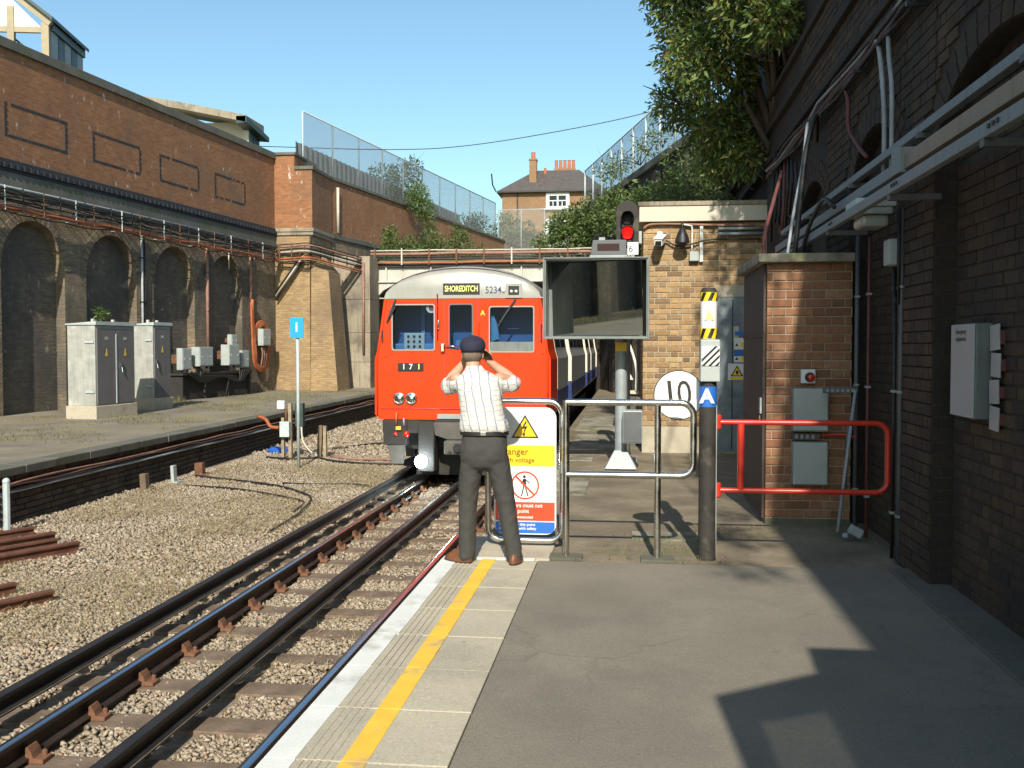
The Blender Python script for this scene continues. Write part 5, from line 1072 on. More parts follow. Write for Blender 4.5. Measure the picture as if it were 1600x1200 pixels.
fe = thing('steel_barrier', 'stainless steel tube barrier with two posts at the platform end', 'barrier', (-.14, 7.82, 0))
loop_ = [(-.5, 7.82, 1.22)] + [(.49 - .10 + .10 * math.sin(R(a)), 7.82, 1.22 - .10 + .10 * math.cos(R(a))) for a in range(0, 91, 15)] + [(.49 - .10 + .10 * math.cos(R(a)), 7.82, .65 + .10 - .10 * math.sin(R(a))) for a in range(0, 91, 15)] + [(-.5, 7.82, .65)]
MB().tube(loop_, .026, 12).build('rail_loop', 'steel', fe, smooth=50)
for x, zt in ((-.5, 1.235), (.215, 1.195)):
    MB().tube([(x, 7.822, -.02), (x, 7.822, zt)], .0265, 12).build('post', 'steel', fe, smooth=50); MB().box(x - .13, x + .13, 7.72, 7.92, -.02, .006).build('base_plate', 'concrete_dark', fe, bevel=.004)
po = thing('post_bollard', 'black post with a blue band, grey box and striped yellow top', 'post', (.605, 7.92, 0))
MB().lathe([(.072, -.05), (.068, .3), (.066, 1.40)], (.605, 7.92, 0), 20).build('post', 'black_bollard', po, smooth=40)
MB().lathe([(.0665, 1.185), (.069, 1.186), (.069, 1.345), (.0665, 1.346)], (.605, 7.92, 0), 20).build('blue_band', 'sign_blue', po, smooth=40)
text('lettering', 'A', .15, (.592, 7.846, 1.268), 'white', po, bold=.006)
bb = MB().box(.54, .69, 7.83, 7.98, 1.385, 1.712).build('grey_box', 'grey_box', po, bevel=.008)
sp_ = MB().box(.548, .685, 7.822, 7.8295, 1.51, 1.66).build('stripe_plate', 'white', bb)
for k in range(-1, 4):
    a = .548 + k * .05; pts = []
    for x, z in ((a, 1.51), (a + .024, 1.51), (a + .174, 1.66), (a + .15, 1.66)): pts.append((x, z))
    def clipx(P, lo, hi):
        out = []
        for i in range(len(P)):
            p, q = P[i - 1], P[i]
            for (u_, w_) in ((p, q),):
                inside = lambda t_: lo <= t_[0] <= hi
                ts = sorted([t_ for t_ in ((lo - u_[0]) / (w_[0] - u_[0]) if w_[0] != u_[0] else -1, (hi - u_[0]) / (w_[0] - u_[0]) if w_[0] != u_[0] else -1) if 0 < t_ < 1])
                for t_ in ts: out.append((u_[0] + (w_[0] - u_[0]) * t_, u_[1] + (w_[1] - u_[1]) * t_))
                if inside(w_): out.append(w_)
        return out
    pts = clipx(pts, .549, .684)
    if len(pts) > 2: MB().prism(pts, 'xz', 7.8205, 7.8218).build('black_stripe', 'black', sp_)
tp = MB().lathe([(.062, 1.715), (.064, 2.075), (.055, 2.10), (.02, 2.105)], (.605, 7.9, 0), 24).build('beacon', 'white', po, smooth=40)
for z0, z1, m in ((1.72, 1.80, 'sign_yellow'), (2.01, 2.078, 'sign_yellow'), (1.86, 1.95, 'sign_yellow')):
    if (z0, z1) == (1.86, 1.95): MB().prism([(.57, 1.865), (.64, 1.865), (.605, 1.95)], 'xz', 7.832, 7.836).build('yellow_triangle', 'ink_yellow', tp); continue
    MB().lathe([(.0645, z0), (.0655, z0 + .001), (.0655, z1 - .001), (.0645, z1)], (.605, 7.9, 0), 24).build('yellow_band', m, tp, smooth=40)
    mb = MB()
    for k in range(6):
        a0 = k * PI / 3 + .3
        mb.loft([[(.605 + .067 * math.cos(a0 + t_ * .5 + s_ * .45), 7.9 + .067 * math.sin(a0 + t_ * .5 + s_ * .45), z0 + .002 + (z1 - z0 - .004) * s_) for t_ in (0, .33, .67, 1)] for s_ in (0, .5, 1)], cap=False, closed=False)
    mb.build('black_chevrons', 'black', tp)
MB().lathe([(.064, 2.078), (.066, 2.079), (.05, 2.112), (.0, 2.114)], (.605, 7.9, 0), 20).build('cap', 'black_bollard', tp, smooth=40); MB().box(.665, .675, 7.9, 7.93, 0, 1.2).build('flat_bar', 'galv', po)
s10 = thing('speed_sign', 'white disc reading 10 behind the steel barrier', 'sign', (.38, 8.05, 0))
MB().lathe([(.2, 0), (.2, .006)], (.385, 8.045, 1.27), 40, 'y').build('rim', 'rail_dark', s10); MB().lathe([(.192, 0), (.192, .003)], (.385, 8.0415, 1.27), 40, 'y').build('disc', 'white', s10)
for s_, x, z, w, rt in (('1', .318, 1.275, 1.0, 6), ('0', .43, 1.275, .85, 6)): text('lettering', s_, .29, (x, 8.0405, z), 'rail_dark', s10, rot=(PI / 2, R(-rt), 0), wide=w)
MB().box(.45, .6, 8.052, 8.07, 1.2, 1.23).build('bracket', 'galv', s10); MB().box(.45, .6, 8.052, 8.07, 1.34, 1.37).build('bracket', 'galv', s10)
rg = thing('red_gate', 'red tube gate hinged on the black post, closing off the platform end', 'gate', (1.3, 8.0, 0))
rp = [(.68, 8.0, 1.06)] + [(1.99 - .09 + .09 * math.sin(R(a)), 8.0, 1.06 - .09 + .09 * math.cos(R(a))) for a in range(0, 91, 15)] + [(1.99 - .09 + .09 * math.cos(R(a)), 8.0, .52 + .09 - .09 * math.sin(R(a))) for a in range(0, 91, 15)] + [(.68, 8.0, .52)]
MB().tube(rp, .022, 10).build('frame', 'red_paint', rg, smooth=50); MB().tube([(.87, 8.0, .53), (.87, 8.0, 1.05)], .028, 10).build('upright', 'red_paint', rg, smooth=50)
for z in (1.06, .52): MB().lathe([(.022, -.06), (.03, -.05), (.03, .05), (.022, .06)], (.69, 8.0, z), 10).build('hinge', 'red_paint', rg, smooth=30)
# ------------------------------------------------------------------ train
XC, YF = -2.81, 16.5
tn = thing('underground_train', 'red fronted tube train with grey roof standing under the bridge', 'train', (XC, YF, ZR))
HALF = [(1.42, .43), (1.50, .52), (1.50, 1.45), (1.455, 1.60), (1.33, 2.49)]
def body_ring(y_, h, inset=0., k=14, zb=None):
    right = [(XC + dx - inset, y_, z) for dx, z in HALF]; left = [(XC - dx + inset, y_, z) for dx, z in reversed(HALF)]
    roof = [(XC + (1.33 - inset) * math.cos(PI * i / k), y_, 2.49 + h * math.sin(PI * i / k)) for i in range(1, k)]
    return right + roof + left
wins = [(-4.00, -3.28, 1.61, 2.37), (-3.02, -2.63, 1.63, 2.37), (-2.34, -1.60, 1.58, 2.33)]
outer = [(XC + dx, z) for dx, z in HALF] + [(XC - dx, z) for dx, z in reversed(HALF)]
front = MB().panel(outer, [round_rect(*w, .035, 4) for w in wins], 'xz', YF, YF + .06).build('cab_front', 'train_red', tn, bevel=.006)
for k, w in enumerate(wins):
    MB().prism(round_rect(*w, .035, 4), 'xz', YF + .03, YF + .036).build('windscreen', 'cab_glass', tn)
    MB().panel(round_rect(w[0] - .012, w[1] + .012, w[2] - .012, w[3] + .012, .04, 4), [round_rect(w[0] + .008, w[1] - .008, w[2] + .008, w[3] - .008, .032, 4)], 'xz', YF - .006, YF + .02).build('window_seal', 'grey_dark' if k == 1 else 'train_grey', front)
MB().box(-2.33, -1.61, YF + .012, YF + .027, 1.585, 1.745).build('window_blind', 'hood_grey', front)
for x in (-3.10, -2.53):                                   # door edges and pillars of the centre door
    MB().box(x - .008, x + .008, YF - .008, YF - .0005, .62, 2.47).build('door_groove', 'red_paint', front)
MB().box(-4.22, -1.41, YF - .012, YF - .001, 2.472, 2.492).build('drip_strip', 'train_grey', front)
MB().tube([(XC - 1.4, YF - .01, .62), (XC + 1.4, YF - .01, .62)], .008, 6).build('lower_seam', 'red_paint', front)
for s_ in (-1, 1): MB().tube([(XC + s_ * 1.45, YF - .012, .5), (XC + s_ * 1.455, YF - .012, 1.47), (XC + s_ * 1.29, YF - .012, 2.46)], .012, 6).build('corner_bead', 'train_red', front, smooth=True)
MB().loft([body_ring(YF + a, h)[len(HALF) - 1:len(HALF) + 14] for a, h in ((0, .40), (.03, .45), (.1, .5), (.25, .54), (.6, .55), (17, .55))]).build('roof', 'train_grey', tn, smooth=50)
shell = MB(); shell.loft([body_ring(YF + .06, .5), body_ring(YF + 1.55, .5)], cap=False).build('cab_shell', 'train_red', tn)
MB().loft([body_ring(YF + 1.56, .5, .075), body_ring(YF + 16.6, .5, .075)]).build('car_body', 'train_alu', tn)
MB().loft([body_ring(YF + 17.1, .55, .075), body_ring(YF + 33, .55, .075)]).build('second_car_body', 'train_alu', tn)
MB().loft([[(x, y_, z) for x, y_, z in body_ring(YF + a, .5, .3)] for a in (16.6, 17.1)]).build('gangway', 'under_black', tn)
def side_panel(y0, y1):
    pr_ = [(1.425, .43), (1.50, .52), (1.50, 1.45), (1.455, 1.60), (1.33, 2.49), (1.25, 2.49), (1.375, 1.60), (1.42, 1.45), (1.42, .43)]
    o = MB().prism([(XC + a, z) for a, z in pr_], 'xz', y0, y1).build('side_panel', 'train_alu', tn)
    wq = [(1.508, .54), (1.508, 1.45), (1.463, 1.60), (1.338, 2.48), (1.32, 2.48), (1.45, 1.6), (1.49, 1.45), (1.49, .54)]
    MB().prism([(XC + a, z) for a, z in [(1.43, .9), (1.506, .9), (1.506, 1.45), (1.461, 1.60), (1.336, 2.48), (1.262, 2.48), (1.385, 1.6), (1.43, 1.45)]], 'xz', y0 - .012, y0 - .0005).build('door_pillar', 'train_white', o)
    MB().prism([(XC + a, z) for a, z in [(1.43, .44), (1.506, .52), (1.506, .898), (1.43, .898)]], 'xz', y0 - .012, y0 - .0005).build('pillar_foot', 'train_blue', o)
    MB().box(XC + 1.44, XC + 1.504, y0 + .02, y1, .53, .86).build('blue_stripe', 'train_blue', o)
    n = max(1, int((y1 - y0) / 1.5)); w = (y1 - y0 - .3) / n
    for k in range(n):
        a = y0 + .15 + k * w + .08; b_ = a + w - .16
        z0, z1 = 1.66, 2.3; f = lambda z: XC + 1.455 - (z - 1.6) * .125 / .89 + .003
        MB().add([(f(z0), a, z0), (f(z0), b_, z0), (f(z1), b_, z1), (f(z1), a, z1), (f(z0) - .02, a, z0), (f(z0) - .02, b_, z0), (f(z1) - .02, b_, z1), (f(z1) - .02, a, z1)], [(0, 1, 2, 3), (7, 6, 5, 4), (0, 4, 5, 1), (1, 5, 6, 2), (2, 6, 7, 3), (3, 7, 4, 0)]).build('side_window', 'house_glass', o)
    MB().prism([(XC + a, z) for a, z in [(1.38, .45), (1.44, .5), (1.44, 1.45), (1.40, 1.6), (1.28, 2.45), (1.25, 2.45)]], 'xz', y0 - .62, y0 - .58).build('door_edge', 'red_paint', o)
for a, b_ in ((1.52, 4.6), (5.8, 12.7), (13.9, 16.6), (17.1, 21.3), (22.5, 29)): side_panel(YF + a, YF + b_)
# cab interior
MB().box(-4.1, -1.5, YF + .62, YF + .66, .9, 2.6).build('bulkhead', 'cab_navy', tn)
MB().box(-4.12, -1.48, YF + .07, YF + 1.5, .86, .9).build('cab_floor', 'under_grey', tn)
dk = MB().box(-4.05, -3.2, YF + .30, YF + .6, .9, 1.72).build('driver_desk', 'cab_blue', tn, bevel=.02)
MB().box(-3.86, -3.5, YF + .26, YF + .299, 1.6, 1.9).build('control_panel', 'galv_paint', dk, bevel=.01)
for k in range(3):
    for j in range(3): MB().lathe([(.022, 0), (.022, -.02)], (-3.78 + k * .1, YF + .259, 1.67 + j * .085), 10, 'y').build('gauge', 'black', dk)
MB().box(-3.0, -2.65, YF + .5, YF + .6, 1.2, 1.78).build('door_panel', 'cab_blue', tn); MB().box(-2.3, -1.6, YF + .3, YF + .6, .9, 1.66).build('side_desk', 'cab_blue', tn, bevel=.02)
MB().box(-3.62, -3.56, YF + .58, YF + .619, .9, 2.5).build('door_post', 'cab_blue', tn)
MB().prism([(-2.34, 1.75), (-2.2, 1.8), (-2.24, 2.05), (-2.3, 2.2), (-2.34, 2.2)], 'xz', YF + .2, YF + .24).build('rag', 'cab_blue', tn)
MB().lathe([(.09, 0), (.09, .004)], (-3.34, YF + .05, 2.32), 20, 'y').build('roundel_sticker', 'white', front); MB().lathe([(.055, -.003), (.055, 0)], (-3.33, YF + .0499, 2.32), 16, 'y').build('roundel_centre', 'pipe_orange', front)
MB().tube([(-3.45, YF + .5, 1.9), (-3.3, YF + .5, 1.9)], .01, 5).tube([(-2.1, YF + .5, 1.98), (-1.9, YF + .5, 1.98)], .01, 5).build('handrail', 'chrome', tn)
# signs on the front
pl_ = MB().box(-3.125, -2.505, YF - .012, YF - .001, 2.54, 2.725).build('destination_plate', 'black', tn); text('lettering', 'SHOREDITCH', .135, (-2.815, YF - .0135, 2.63), 'ink_yellow', pl_, wide=.68, bold=.003)
text('fleet_number', '5234', .165, (-2.275, YF - .003, 2.605), 'navy_ink', tn, wide=.84, bold=.001)
bx_ = MB().panel(round_rect(-2.07, -1.79, 2.475, 2.715, .015, 2), [round_rect(-2.02, -1.84, 2.52, 2.67, .01, 2)], 'xz', YF - .03, YF - .001).build('marker_lamp_box', 'train_grey', tn); MB().box(-2.02, -1.84, YF - .012, YF - .0005, 2.52, 2.67).build('marker_lamp_glass', 'black', bx_); MB().lathe([(.03, 0), (.02, -.01)], (-1.97, YF - .013, 2.59), 10, 'y').lathe([(.03, 0), (.02, -.01)], (-1.89, YF - .013, 2.59), 10, 'y').build('marker_bulb', 'chrome', bx_)
MB().ball((-2.105, YF - .01, 2.595), .028, 10, 6).build('rivet_lamp', 'white', tn)
np_ = MB().box(-3.905, -3.465, YF - .022, YF - .001, 1.255, 1.39).build('set_number_plate', 'black', tn, bevel=.004)
for s_, x, m in (('1', -3.8, 'white'), ('7', -3.68, 'white'), ('1', -3.54, 'ink_yellow')): text('digit', s_, .13, (x, YF - .0235, 1.322), m, np_, bold=.002)
MB().prism([(-2.49, 2.16), (-2.45, 2.16), (-2.43, 2.25), (-2.45, 2.28), (-2.47, 2.28)], 'xz', YF - .003, YF - .0005).build('yellow_letter_back', 'red_paint', tn)
text('yellow_letter', 'A', .11, (-2.455, YF - .004, 2.225), 'sign_yellow', tn, bold=.004)
for x in (-3.885, -3.675):
    hl = MB().lathe([(.098, 0), (.10, -.025), (.086, -.032), (.08, -.01)], (x, YF - .001, .785), 22, 'y').build('headlight', 'chrome', tn, smooth=40)
    MB().lathe([(.08, -.012), (.06, -.022), (.0, -.03)], (x, YF, .785), 20, 'y').build('lens', 'lens', hl, smooth=40)
for p, q in (((-3.94, 2.46), (-4.06, 2.14)), ((-1.90, 2.46), (-2.16, 2.06))):
    w_ = MB().bar((p[0], YF - .03, p[1]), (q[0], YF - .05, q[1]), .02, .03).build('wiper', 'black_metal', tn); m_ = Vector((q[0], 0, q[1])); d_ = Vector((-.06 if q[0] < -3 else -.1, 0, -.12))
    MB().bar((q[0] + .12, YF - .035, q[1] + .2), (q[0] - .03, YF - .035, q[1] - .06), .012, .025).build('blade', 'black', w_)
MB().tube([(-3.22, YF - .03, 1.78), (-3.22, YF - .03, 2.55)], .009, 6).build('aerial', 'black_metal', tn); MB().tube(smooth_path([(-3.21, YF, 2.12), (-3.2, YF - .06, 2.1), (-3.2, YF - .06, 1.98), (-3.22, YF, 1.95)], 4), .012, 6).build('grab_handle', 'chrome', tn, smooth=True)
MB().tube(smooth_path([(-2.52, YF, 2.05), (-2.52, YF - .06, 2.03), (-2.52, YF - .06, 1.68), (-2.52, YF, 1.66)], 4), .012, 6).build('grab_handle', 'train_red', tn, smooth=True)
MB().box(-3.17, -3.09, YF - .06, YF - .001, 1.57, 1.72).build('door_lock', 'chrome', tn, bevel=.02); MB().tube([(-3.08, YF - .05, 1.68), (-2.85, YF - .05, 1.66)], .012, 6).build('door_handle', 'chrome', tn, smooth=True)
for x, z in ((-4.06, 2.28), (-3.66, 1.57), (-2.0, 1.53), (-4.12, 1.5), (-1.45, 1.55), (-1.42, 2.0)): MB().ball((x, YF - .006, z), .014, 8, 5).build('stud', 'train_red', front)
for x, z0, z1 in ((-1.47, 1.75, 2.05), (-4.17, 1.75, 1.95)): MB().box(x - .012, x + .012, YF - .03, YF - .001, z0, z1).build('lamp_iron', 'black_metal', tn)
# underframe
MB().box(-3.22, -2.36, YF - .06, YF - .001, .45, .53).build('step_plate', 'galv', tn, bevel=.005); MB().box(-3.24, -2.34, YF - .09, YF - .001, .40, .444).build('step_edge', 'rail_dark', tn)
MB().box(-4.18, -1.4, YF + .02, YF + 1.2, .2, .42).build('headstock', 'under_black', tn); MB().box(-4.15, -1.45, YF + .35, YF + 16, -.1, .199).build('underframe', 'under_black', tn)
MB().box(-4.16, -3.75, YF - .03, YF + .2, .0, .42).build('end_bracket', 'under_black', tn, bevel=.02); MB().prism([(-4.1, .0), (-3.8, .0), (-3.84, -.32), (-4.02, -.32)], 'xz', YF + .0, YF + .12).build('lifeguard', 'under_grey', tn)
MB().box(-3.56, -3.28, YF - .02, YF + .3, -.45, .4).build('bogie_end', 'under_black', tn, bevel=.02)
MB().prism([(-3.25, .4), (-2.35, .4), (-2.45, .12), (-3.0, .12), (-3.22, .2)], 'xz', YF - .28, YF + .1).build('coupler_head', 'under_grey', tn, bevel=.02); MB().box(-3.05, -2.5, YF - .38, YF + .3, -.12, .115).build('coupler', 'under_grey', tn, bevel=.03)
MB().lathe([(.07, 0), (.07, -.05)], (-2.82, YF - .381, .0), 14, 'y').build('coupler_port', 'black', tn)
for k in range(4): MB().lathe([(.03, 0), (.03, -.03)], (-2.95 + .1 * k, YF - .381, -.08), 8, 'y').build('contact', 'rail_dark', tn)
MB().ball((-3.75, YF - .06, .19), .055, 14, 8).build('tail_light', 'tail_red', tn, smooth=True); MB().ball((-3.94, YF - .05, .19), .035, 12, 6).build('small_light', 'tail_red', tn, smooth=True)
MB().tube([(-3.93, YF - .05, .34), (-3.92, YF - .05, .56)], .018, 6).build('hose_tap', 'pipe_orange', tn, smooth=True); MB().tube([(-3.8, YF - .04, .33), (-3.8, YF - .04, .46)], .016, 6).build('hose_tap', 'galv', tn, smooth=True); MB().box(-3.93, -3.84, YF - .08, YF - .031, .26, .32).build('brass_cock', 'sticker_yellow', tn)
for s_ in (-1, 1):
    for y_ in (1.0, 3.2, 12.6, 14.8): MB().lathe([(.46, 0), (.46, .1), (.40, .12), (.1, .14)], (XC + s_ * .735 - .05, YF + y_, ZR + .46), 24, 'x').build('wheel', 'under_grey', tn, smooth=30)
    MB().box(XC + s_ * 1.0 - .08, XC + s_ * 1.0 + .08, YF + .5, YF + 3.8, -.25, -.02).build('bogie_frame', 'under_black', tn)
    MB().box(XC + s_ * 1.2 - .12, XC + s_ * 1.2 + .12, YF + 1.4, YF + 2.4, ZR + .09, ZR + .2).build('collector_shoe', 'under_black', tn)
MB().box(-4.1, -1.5, YF + 4.2, YF + 11.8, -.35, -.1).build('equipment_case', 'under_black', tn)
MB().box(-3.7, -1.9, YF + .5, YF + .56, ZR + .06, .2).build('dust_guard', 'under_black', tn)
lm = MB().ball((-3.49, YF - .10, -.27), .11, 14, 8).build('bright_glow', 'glow_white', tn, smooth=True); tag(lm, label='dazzling blue-white light low under the cab')  # glowing ball for the blue-white light under the cab
MB().lathe([(.1, 0), (.1, .08)], (-3.49, YF - .05, -.27), 14, 'y').build('glow_case', 'under_black', tn)
ll = bpy.data.lights.new('glow_light', 'POINT'); ll.energy = 2.5; ll.color = (.35, .85, 1.); ll.shadow_soft_size = .05  # point light added just ahead of the ball to spread its glow
lo_ = bpy.data.objects.new('glow_light', ll); COL.objects.link(lo_); lo_.location = (-3.49, YF - .34, -.27); attach(lo_, tn)

# ------------------------------------------------------------------ the man
mn = thing('person', 'man in checked shirt, dark cap and grey trousers photographing the train', 'person', (-1.07, 7.5, 0), local=True)
def blob(mb, pts, rad, n=14):
    """tapered limb with rounded ends; rad entries may be (rx, ry)"""
    P = [Vector(p) for p in pts]; rings = []
    m = len(P)
    for i in range(m):
        t = (P[min(i + 1, m - 1)] - P[max(i - 1, 0)]).normalized()
        u = Vector((1, 0, 0)); 
        if abs(t.dot(u)) > .9: u = Vector((0, 1, 0))
        a = (u - t * u.dot(t)).normalized(); b_ = t.cross(a)
        rx, ry = rad[i] if hasattr(rad[i], '__len__') else (rad[i], rad[i])
        ring = lambda c_, k: [c_ + a * math.cos(2 * PI * j / n) * rx * k + b_ * math.sin(2 * PI * j / n) * ry * k for j in range(n)]
        e = min(rx, ry)
        if i == 0: rings += [ring(P[0] - t * e * .85, .4), ring(P[0] - t * e * .5, .82)]
        rings.append(ring(P[i], 1.))
        if i == m - 1: rings += [ring(P[i] + t * e * .5, .82), ring(P[i] + t * e * .85, .4)]
    mb.loft([[tuple(p) for p in r_] for r_ in rings]); return mb
def melt(o, vox, it=6):
    r_ = o.modifiers.new('remesh', 'REMESH'); r_.mode = 'VOXEL'; r_.voxel_size = vox; r_.use_smooth_shade = True
    s_ = o.modifiers.new('smooth', 'SMOOTH'); s_.iterations = it; s_.factor = .5
    return o
def crease(o, st_, ns):
    tx_ = bpy.data.textures.new('creases', 'CLOUDS'); tx_.noise_scale = ns; tx_.noise_depth = 1
    d_ = o.modifiers.new('creases', 'DISPLACE'); d_.texture = tx_; d_.strength = st_; d_.mid_level = .5; return o
HX, HY, HZ = -.135, .075, 1.60                                # head centre
body = MB()
body.ball((HX, HY, HZ + .015), (.074, .094, .108), 18, 12); body.ball((HX, HY + .03, HZ - .06), (.058, .07, .065), 14, 10)
body.ball((HX, HY + .105, HZ - .012), (.013, .022, .024), 10, 6)                       # nose
for s_ in (-1, 1):
    body.ball((HX + s_ * .077, HY + .005, HZ - .01), (.011, .024, .034), 10, 8)          # ears
    body.ball((HX + s_ * .03, HY + .085, HZ + .02), (.014, .012, .01), 8, 6)
body.ball((HX, HY + .09, HZ - .06), (.026, .012, .009), 10, 6)                         # lips
blob(body, [(-.115, .01, 1.42), (-.125, .035, 1.49), (HX, HY - .01, HZ - .05)], [.062, .056, .056])
EL, ER = (-.345, .13, 1.365), (.185, .12, 1.385)
WLh, WRh = (-.232, .25, 1.53), (-.03, .25, 1.54)
for E_, W_, s_ in ((EL, WLh, 1), (ER, WRh, -1)):
    E_ = Vector(E_); W_ = Vector(W_); sh = Vector((-.25 if s_ > 0 else .075, .02, 1.41))
    blob(body, [sh, (sh + E_) / 2, E_], [.05, .046, .042]); blob(body, [E_, E_.lerp(W_, .35), E_.lerp(W_, .75), W_], [.041, .044, .034, .027])
    d = (W_ - E_).normalized(); pc = W_ + Vector((s_ * .02, .025, .055))
    blob(body, [W_, pc], [(.03, .022), (.036, .022)])
    for k in range(4):                                        # fingers closing over the camera top
        b0 = pc + Vector((s_ * (.006 + .002 * k), .0 + .019 * k - .02, .028 - .004 * k)); L = (.066, .074, .07, .056)[k]
        blob(body, [b0, b0 + Vector((s_ * L * .38, .006, .014)), b0 + Vector((s_ * L * .75, .012, .004)), b0 + Vector((s_ * L, .012, -.012))], [.0092, .0088, .008, .007], 8)
    b0 = W_ + Vector((s_ * .022, -.004, .03)); blob(body, [b0, b0 + Vector((s_ * .03, -.008, .018)), b0 + Vector((s_ * .055, .0, .026))], [.012, .0105, .009], 8)
bo = melt(body.build('body', 'skin', mn), .0055, 4)
hair = MB().ball((HX, HY - .018, HZ - .005), (.08, .085, .075), 16, 10).build('hair', 'hair_grey', mn); melt(hair, .008, 3)
cap = MB(); cap.loft([[(HX + rx * math.cos(2 * PI * j / 24), HY - .005 + ry * math.sin(2 * PI * j / 24), HZ + .012 + z + (.012 * math.sin(2 * PI * j / 24))) for j in range(24)] for z, rx, ry in ((.0, .088, .103), (.03, .1, .114), (.06, .103, .116), (.09, .094, .106), (.112, .07, .08), (.122, .035, .04), (.124, .008, .008))])
cp = cap.build('cap', 'cap_navy', mn, smooth=True); ss = cp.modifiers.new('sub', 'SUBSURF'); ss.levels = 1; ss.render_levels = 1
MB().loft([[(HX + r_ * math.cos(a), HY + .06 + r_ * 1.1 * math.sin(a), HZ + .03 - .02 * (r_ > .095)) for a in [PI * i / 12 for i in range(13)]] for r_ in (.085, .115, .15)], cap=False, closed=False).build('peak', 'cap_navy', cp, smooth=True)
sh = MB()
def oval(cx_, cy_, z, rx, ry, k=22, p=2.4): 
    out = []
    for j in range(k):
        a = 2 * PI * j / k; ca, sa = math.cos(a), math.sin(a)
        out.append((cx_ + rx * math.copysign(abs(ca) ** (2 / p), ca), cy_ + ry * math.copysign(abs(sa) ** (2 / p), sa), z))
    return out
sh.loft([oval(*q) for q in ((-.03, .0, .985, .172, .118), (-.03, -.005, 1.02, .188, .132), (-.035, -.012, 1.06, .192, .138), (-.045, -.012, 1.14, .168, .125), (-.058, -.008, 1.24, .168, .12), (-.07, -.002, 1.33, .18, .116), (-.078, .006, 1.39, .185, .105), (-.088, .012, 1.43, .155, .09), (-.1, .016, 1.46, .105, .076), (-.112, .025, 1.49, .068, .064), (-.118, .032, 1.515, .064, .062))])
for E_, x0 in ((EL, -.225), (ER, .06)):
    E_ = Vector(E_); s0 = Vector((x0, .01, 1.375)); s1 = s0.lerp(E_, .93); s1.z -= .012
    blob(sh, [s0, s0.lerp(s1, .45), s1], [.06, .062, .066], 16)
    blob(sh, [s0 + Vector((0, 0, -.02)), s1 + Vector((0, -.03, -.035))], [.045, .04], 12)
crease(melt(sh.build('shirt', 'shirt', mn), .011, 4), .013, .06)
tw = MB()
tw.loft([oval(*q) for q in ((-.03, .0, 1.0, .168, .112), (-.03, -.008, .95, .173, .122), (-.032, -.02, .88, .181, .132), (-.034, -.02, .81, .182, .128), (-.035, -.01, .75, .17, .112), (-.035, .0, .71, .12, .08))])
blob(tw, [(-.125, -.005, .80), (-.15, .0, .62), (-.163, .005, .46), (-.165, -.005, .25), (-.168, -.01, .10), (-.17, -.01, .055)], [(.092, .112), (.082, .095), (.073, .083), (.067, .076), (.065, .076), (.066, .08)], 16)
blob(tw, [(.062, -.005, .80), (.10, .005, .62), (.132, .012, .46), (.165, .0, .25), (.192, .0, .10), (.197, .0, .055)], [(.092, .112), (.082, .095), (.072, .083), (.066, .076), (.064, .076), (.065, .08)], 16)
crease(melt(tw.build('trousers', 'trousers', mn), .011, 4), .017, .07)
MB().loft([oval(-.03, -.004, z, .184 + d, .126 + d) for z, d in ((.985, .0), (.988, .006), (1.016, .006), (1.02, .0))], cap=False).build('belt', 'leather_black', mn, smooth=50)
MB().box(-.045, -.0, -.142, -.134, .99, 1.016).build('belt_loop_tag', 'chrome', mn, bevel=.003)
def shoe(cx_, cy_, ang, m):
    mb = MB(); M = Matrix.Rotation(ang, 3, 'Z'); rings = []
    for z, k in ((.004, 1.0), (.022, 1.02), (.05, .9), (.075, .62), (.1, .4)):
        r_ = []
        for j in range(20):
            a = 2 * PI * j / 20; l = .15 if math.sin(a) > 0 else .11
            w = .048 * (1 - .12 * max(0, math.sin(a)))
            y_ = math.sin(a) * l * (k if math.sin(a) > 0 else min(1, k + .25)); x_ = math.cos(a) * w * (k * .6 + .4)
            q = M @ Vector((x_, y_ + .05, 0)); r_.append((cx_ + q.x, cy_ + q.y, z))
        rings.append(r_)
    o = mb.loft(rings).build('shoe', m, mn, smooth=50)
    so = MB().loft([[(x * 1, y_, z) for (x, y_, _) in [(cx_ + (p[0] - cx_) * 1.04, cy_ + (p[1] - cy_) * 1.03, 0) for p in rings[0]]] for z in (.001, .016)]).build('sole', 'leather_black', o); return o
shoe(-.175, -.03, R(62), 'leather_brown'); shoe(.2, -.04, R(-8), 'leather_brown')
MB().lathe([(.031, -.008), (.033, 0), (.031, .008)], (-.236, .243, 1.51), 14).build('watch', 'sticker_yellow', mn, smooth=True)
ca_ = thing('compact_camera', 'small silver camera held up to the face of the man', 'camera', (-1.205, 7.8, 1.58))
MB().box(-1.265, -1.145, 7.775, 7.81, 1.555, 1.625).build('camera_body', 'galv', ca_, bevel=.006); MB().lathe([(.025, 0), (.025, .03), (.02, .035)], (-1.205, 7.81, 1.59), 14, 'y').build('lens', 'black', ca_)

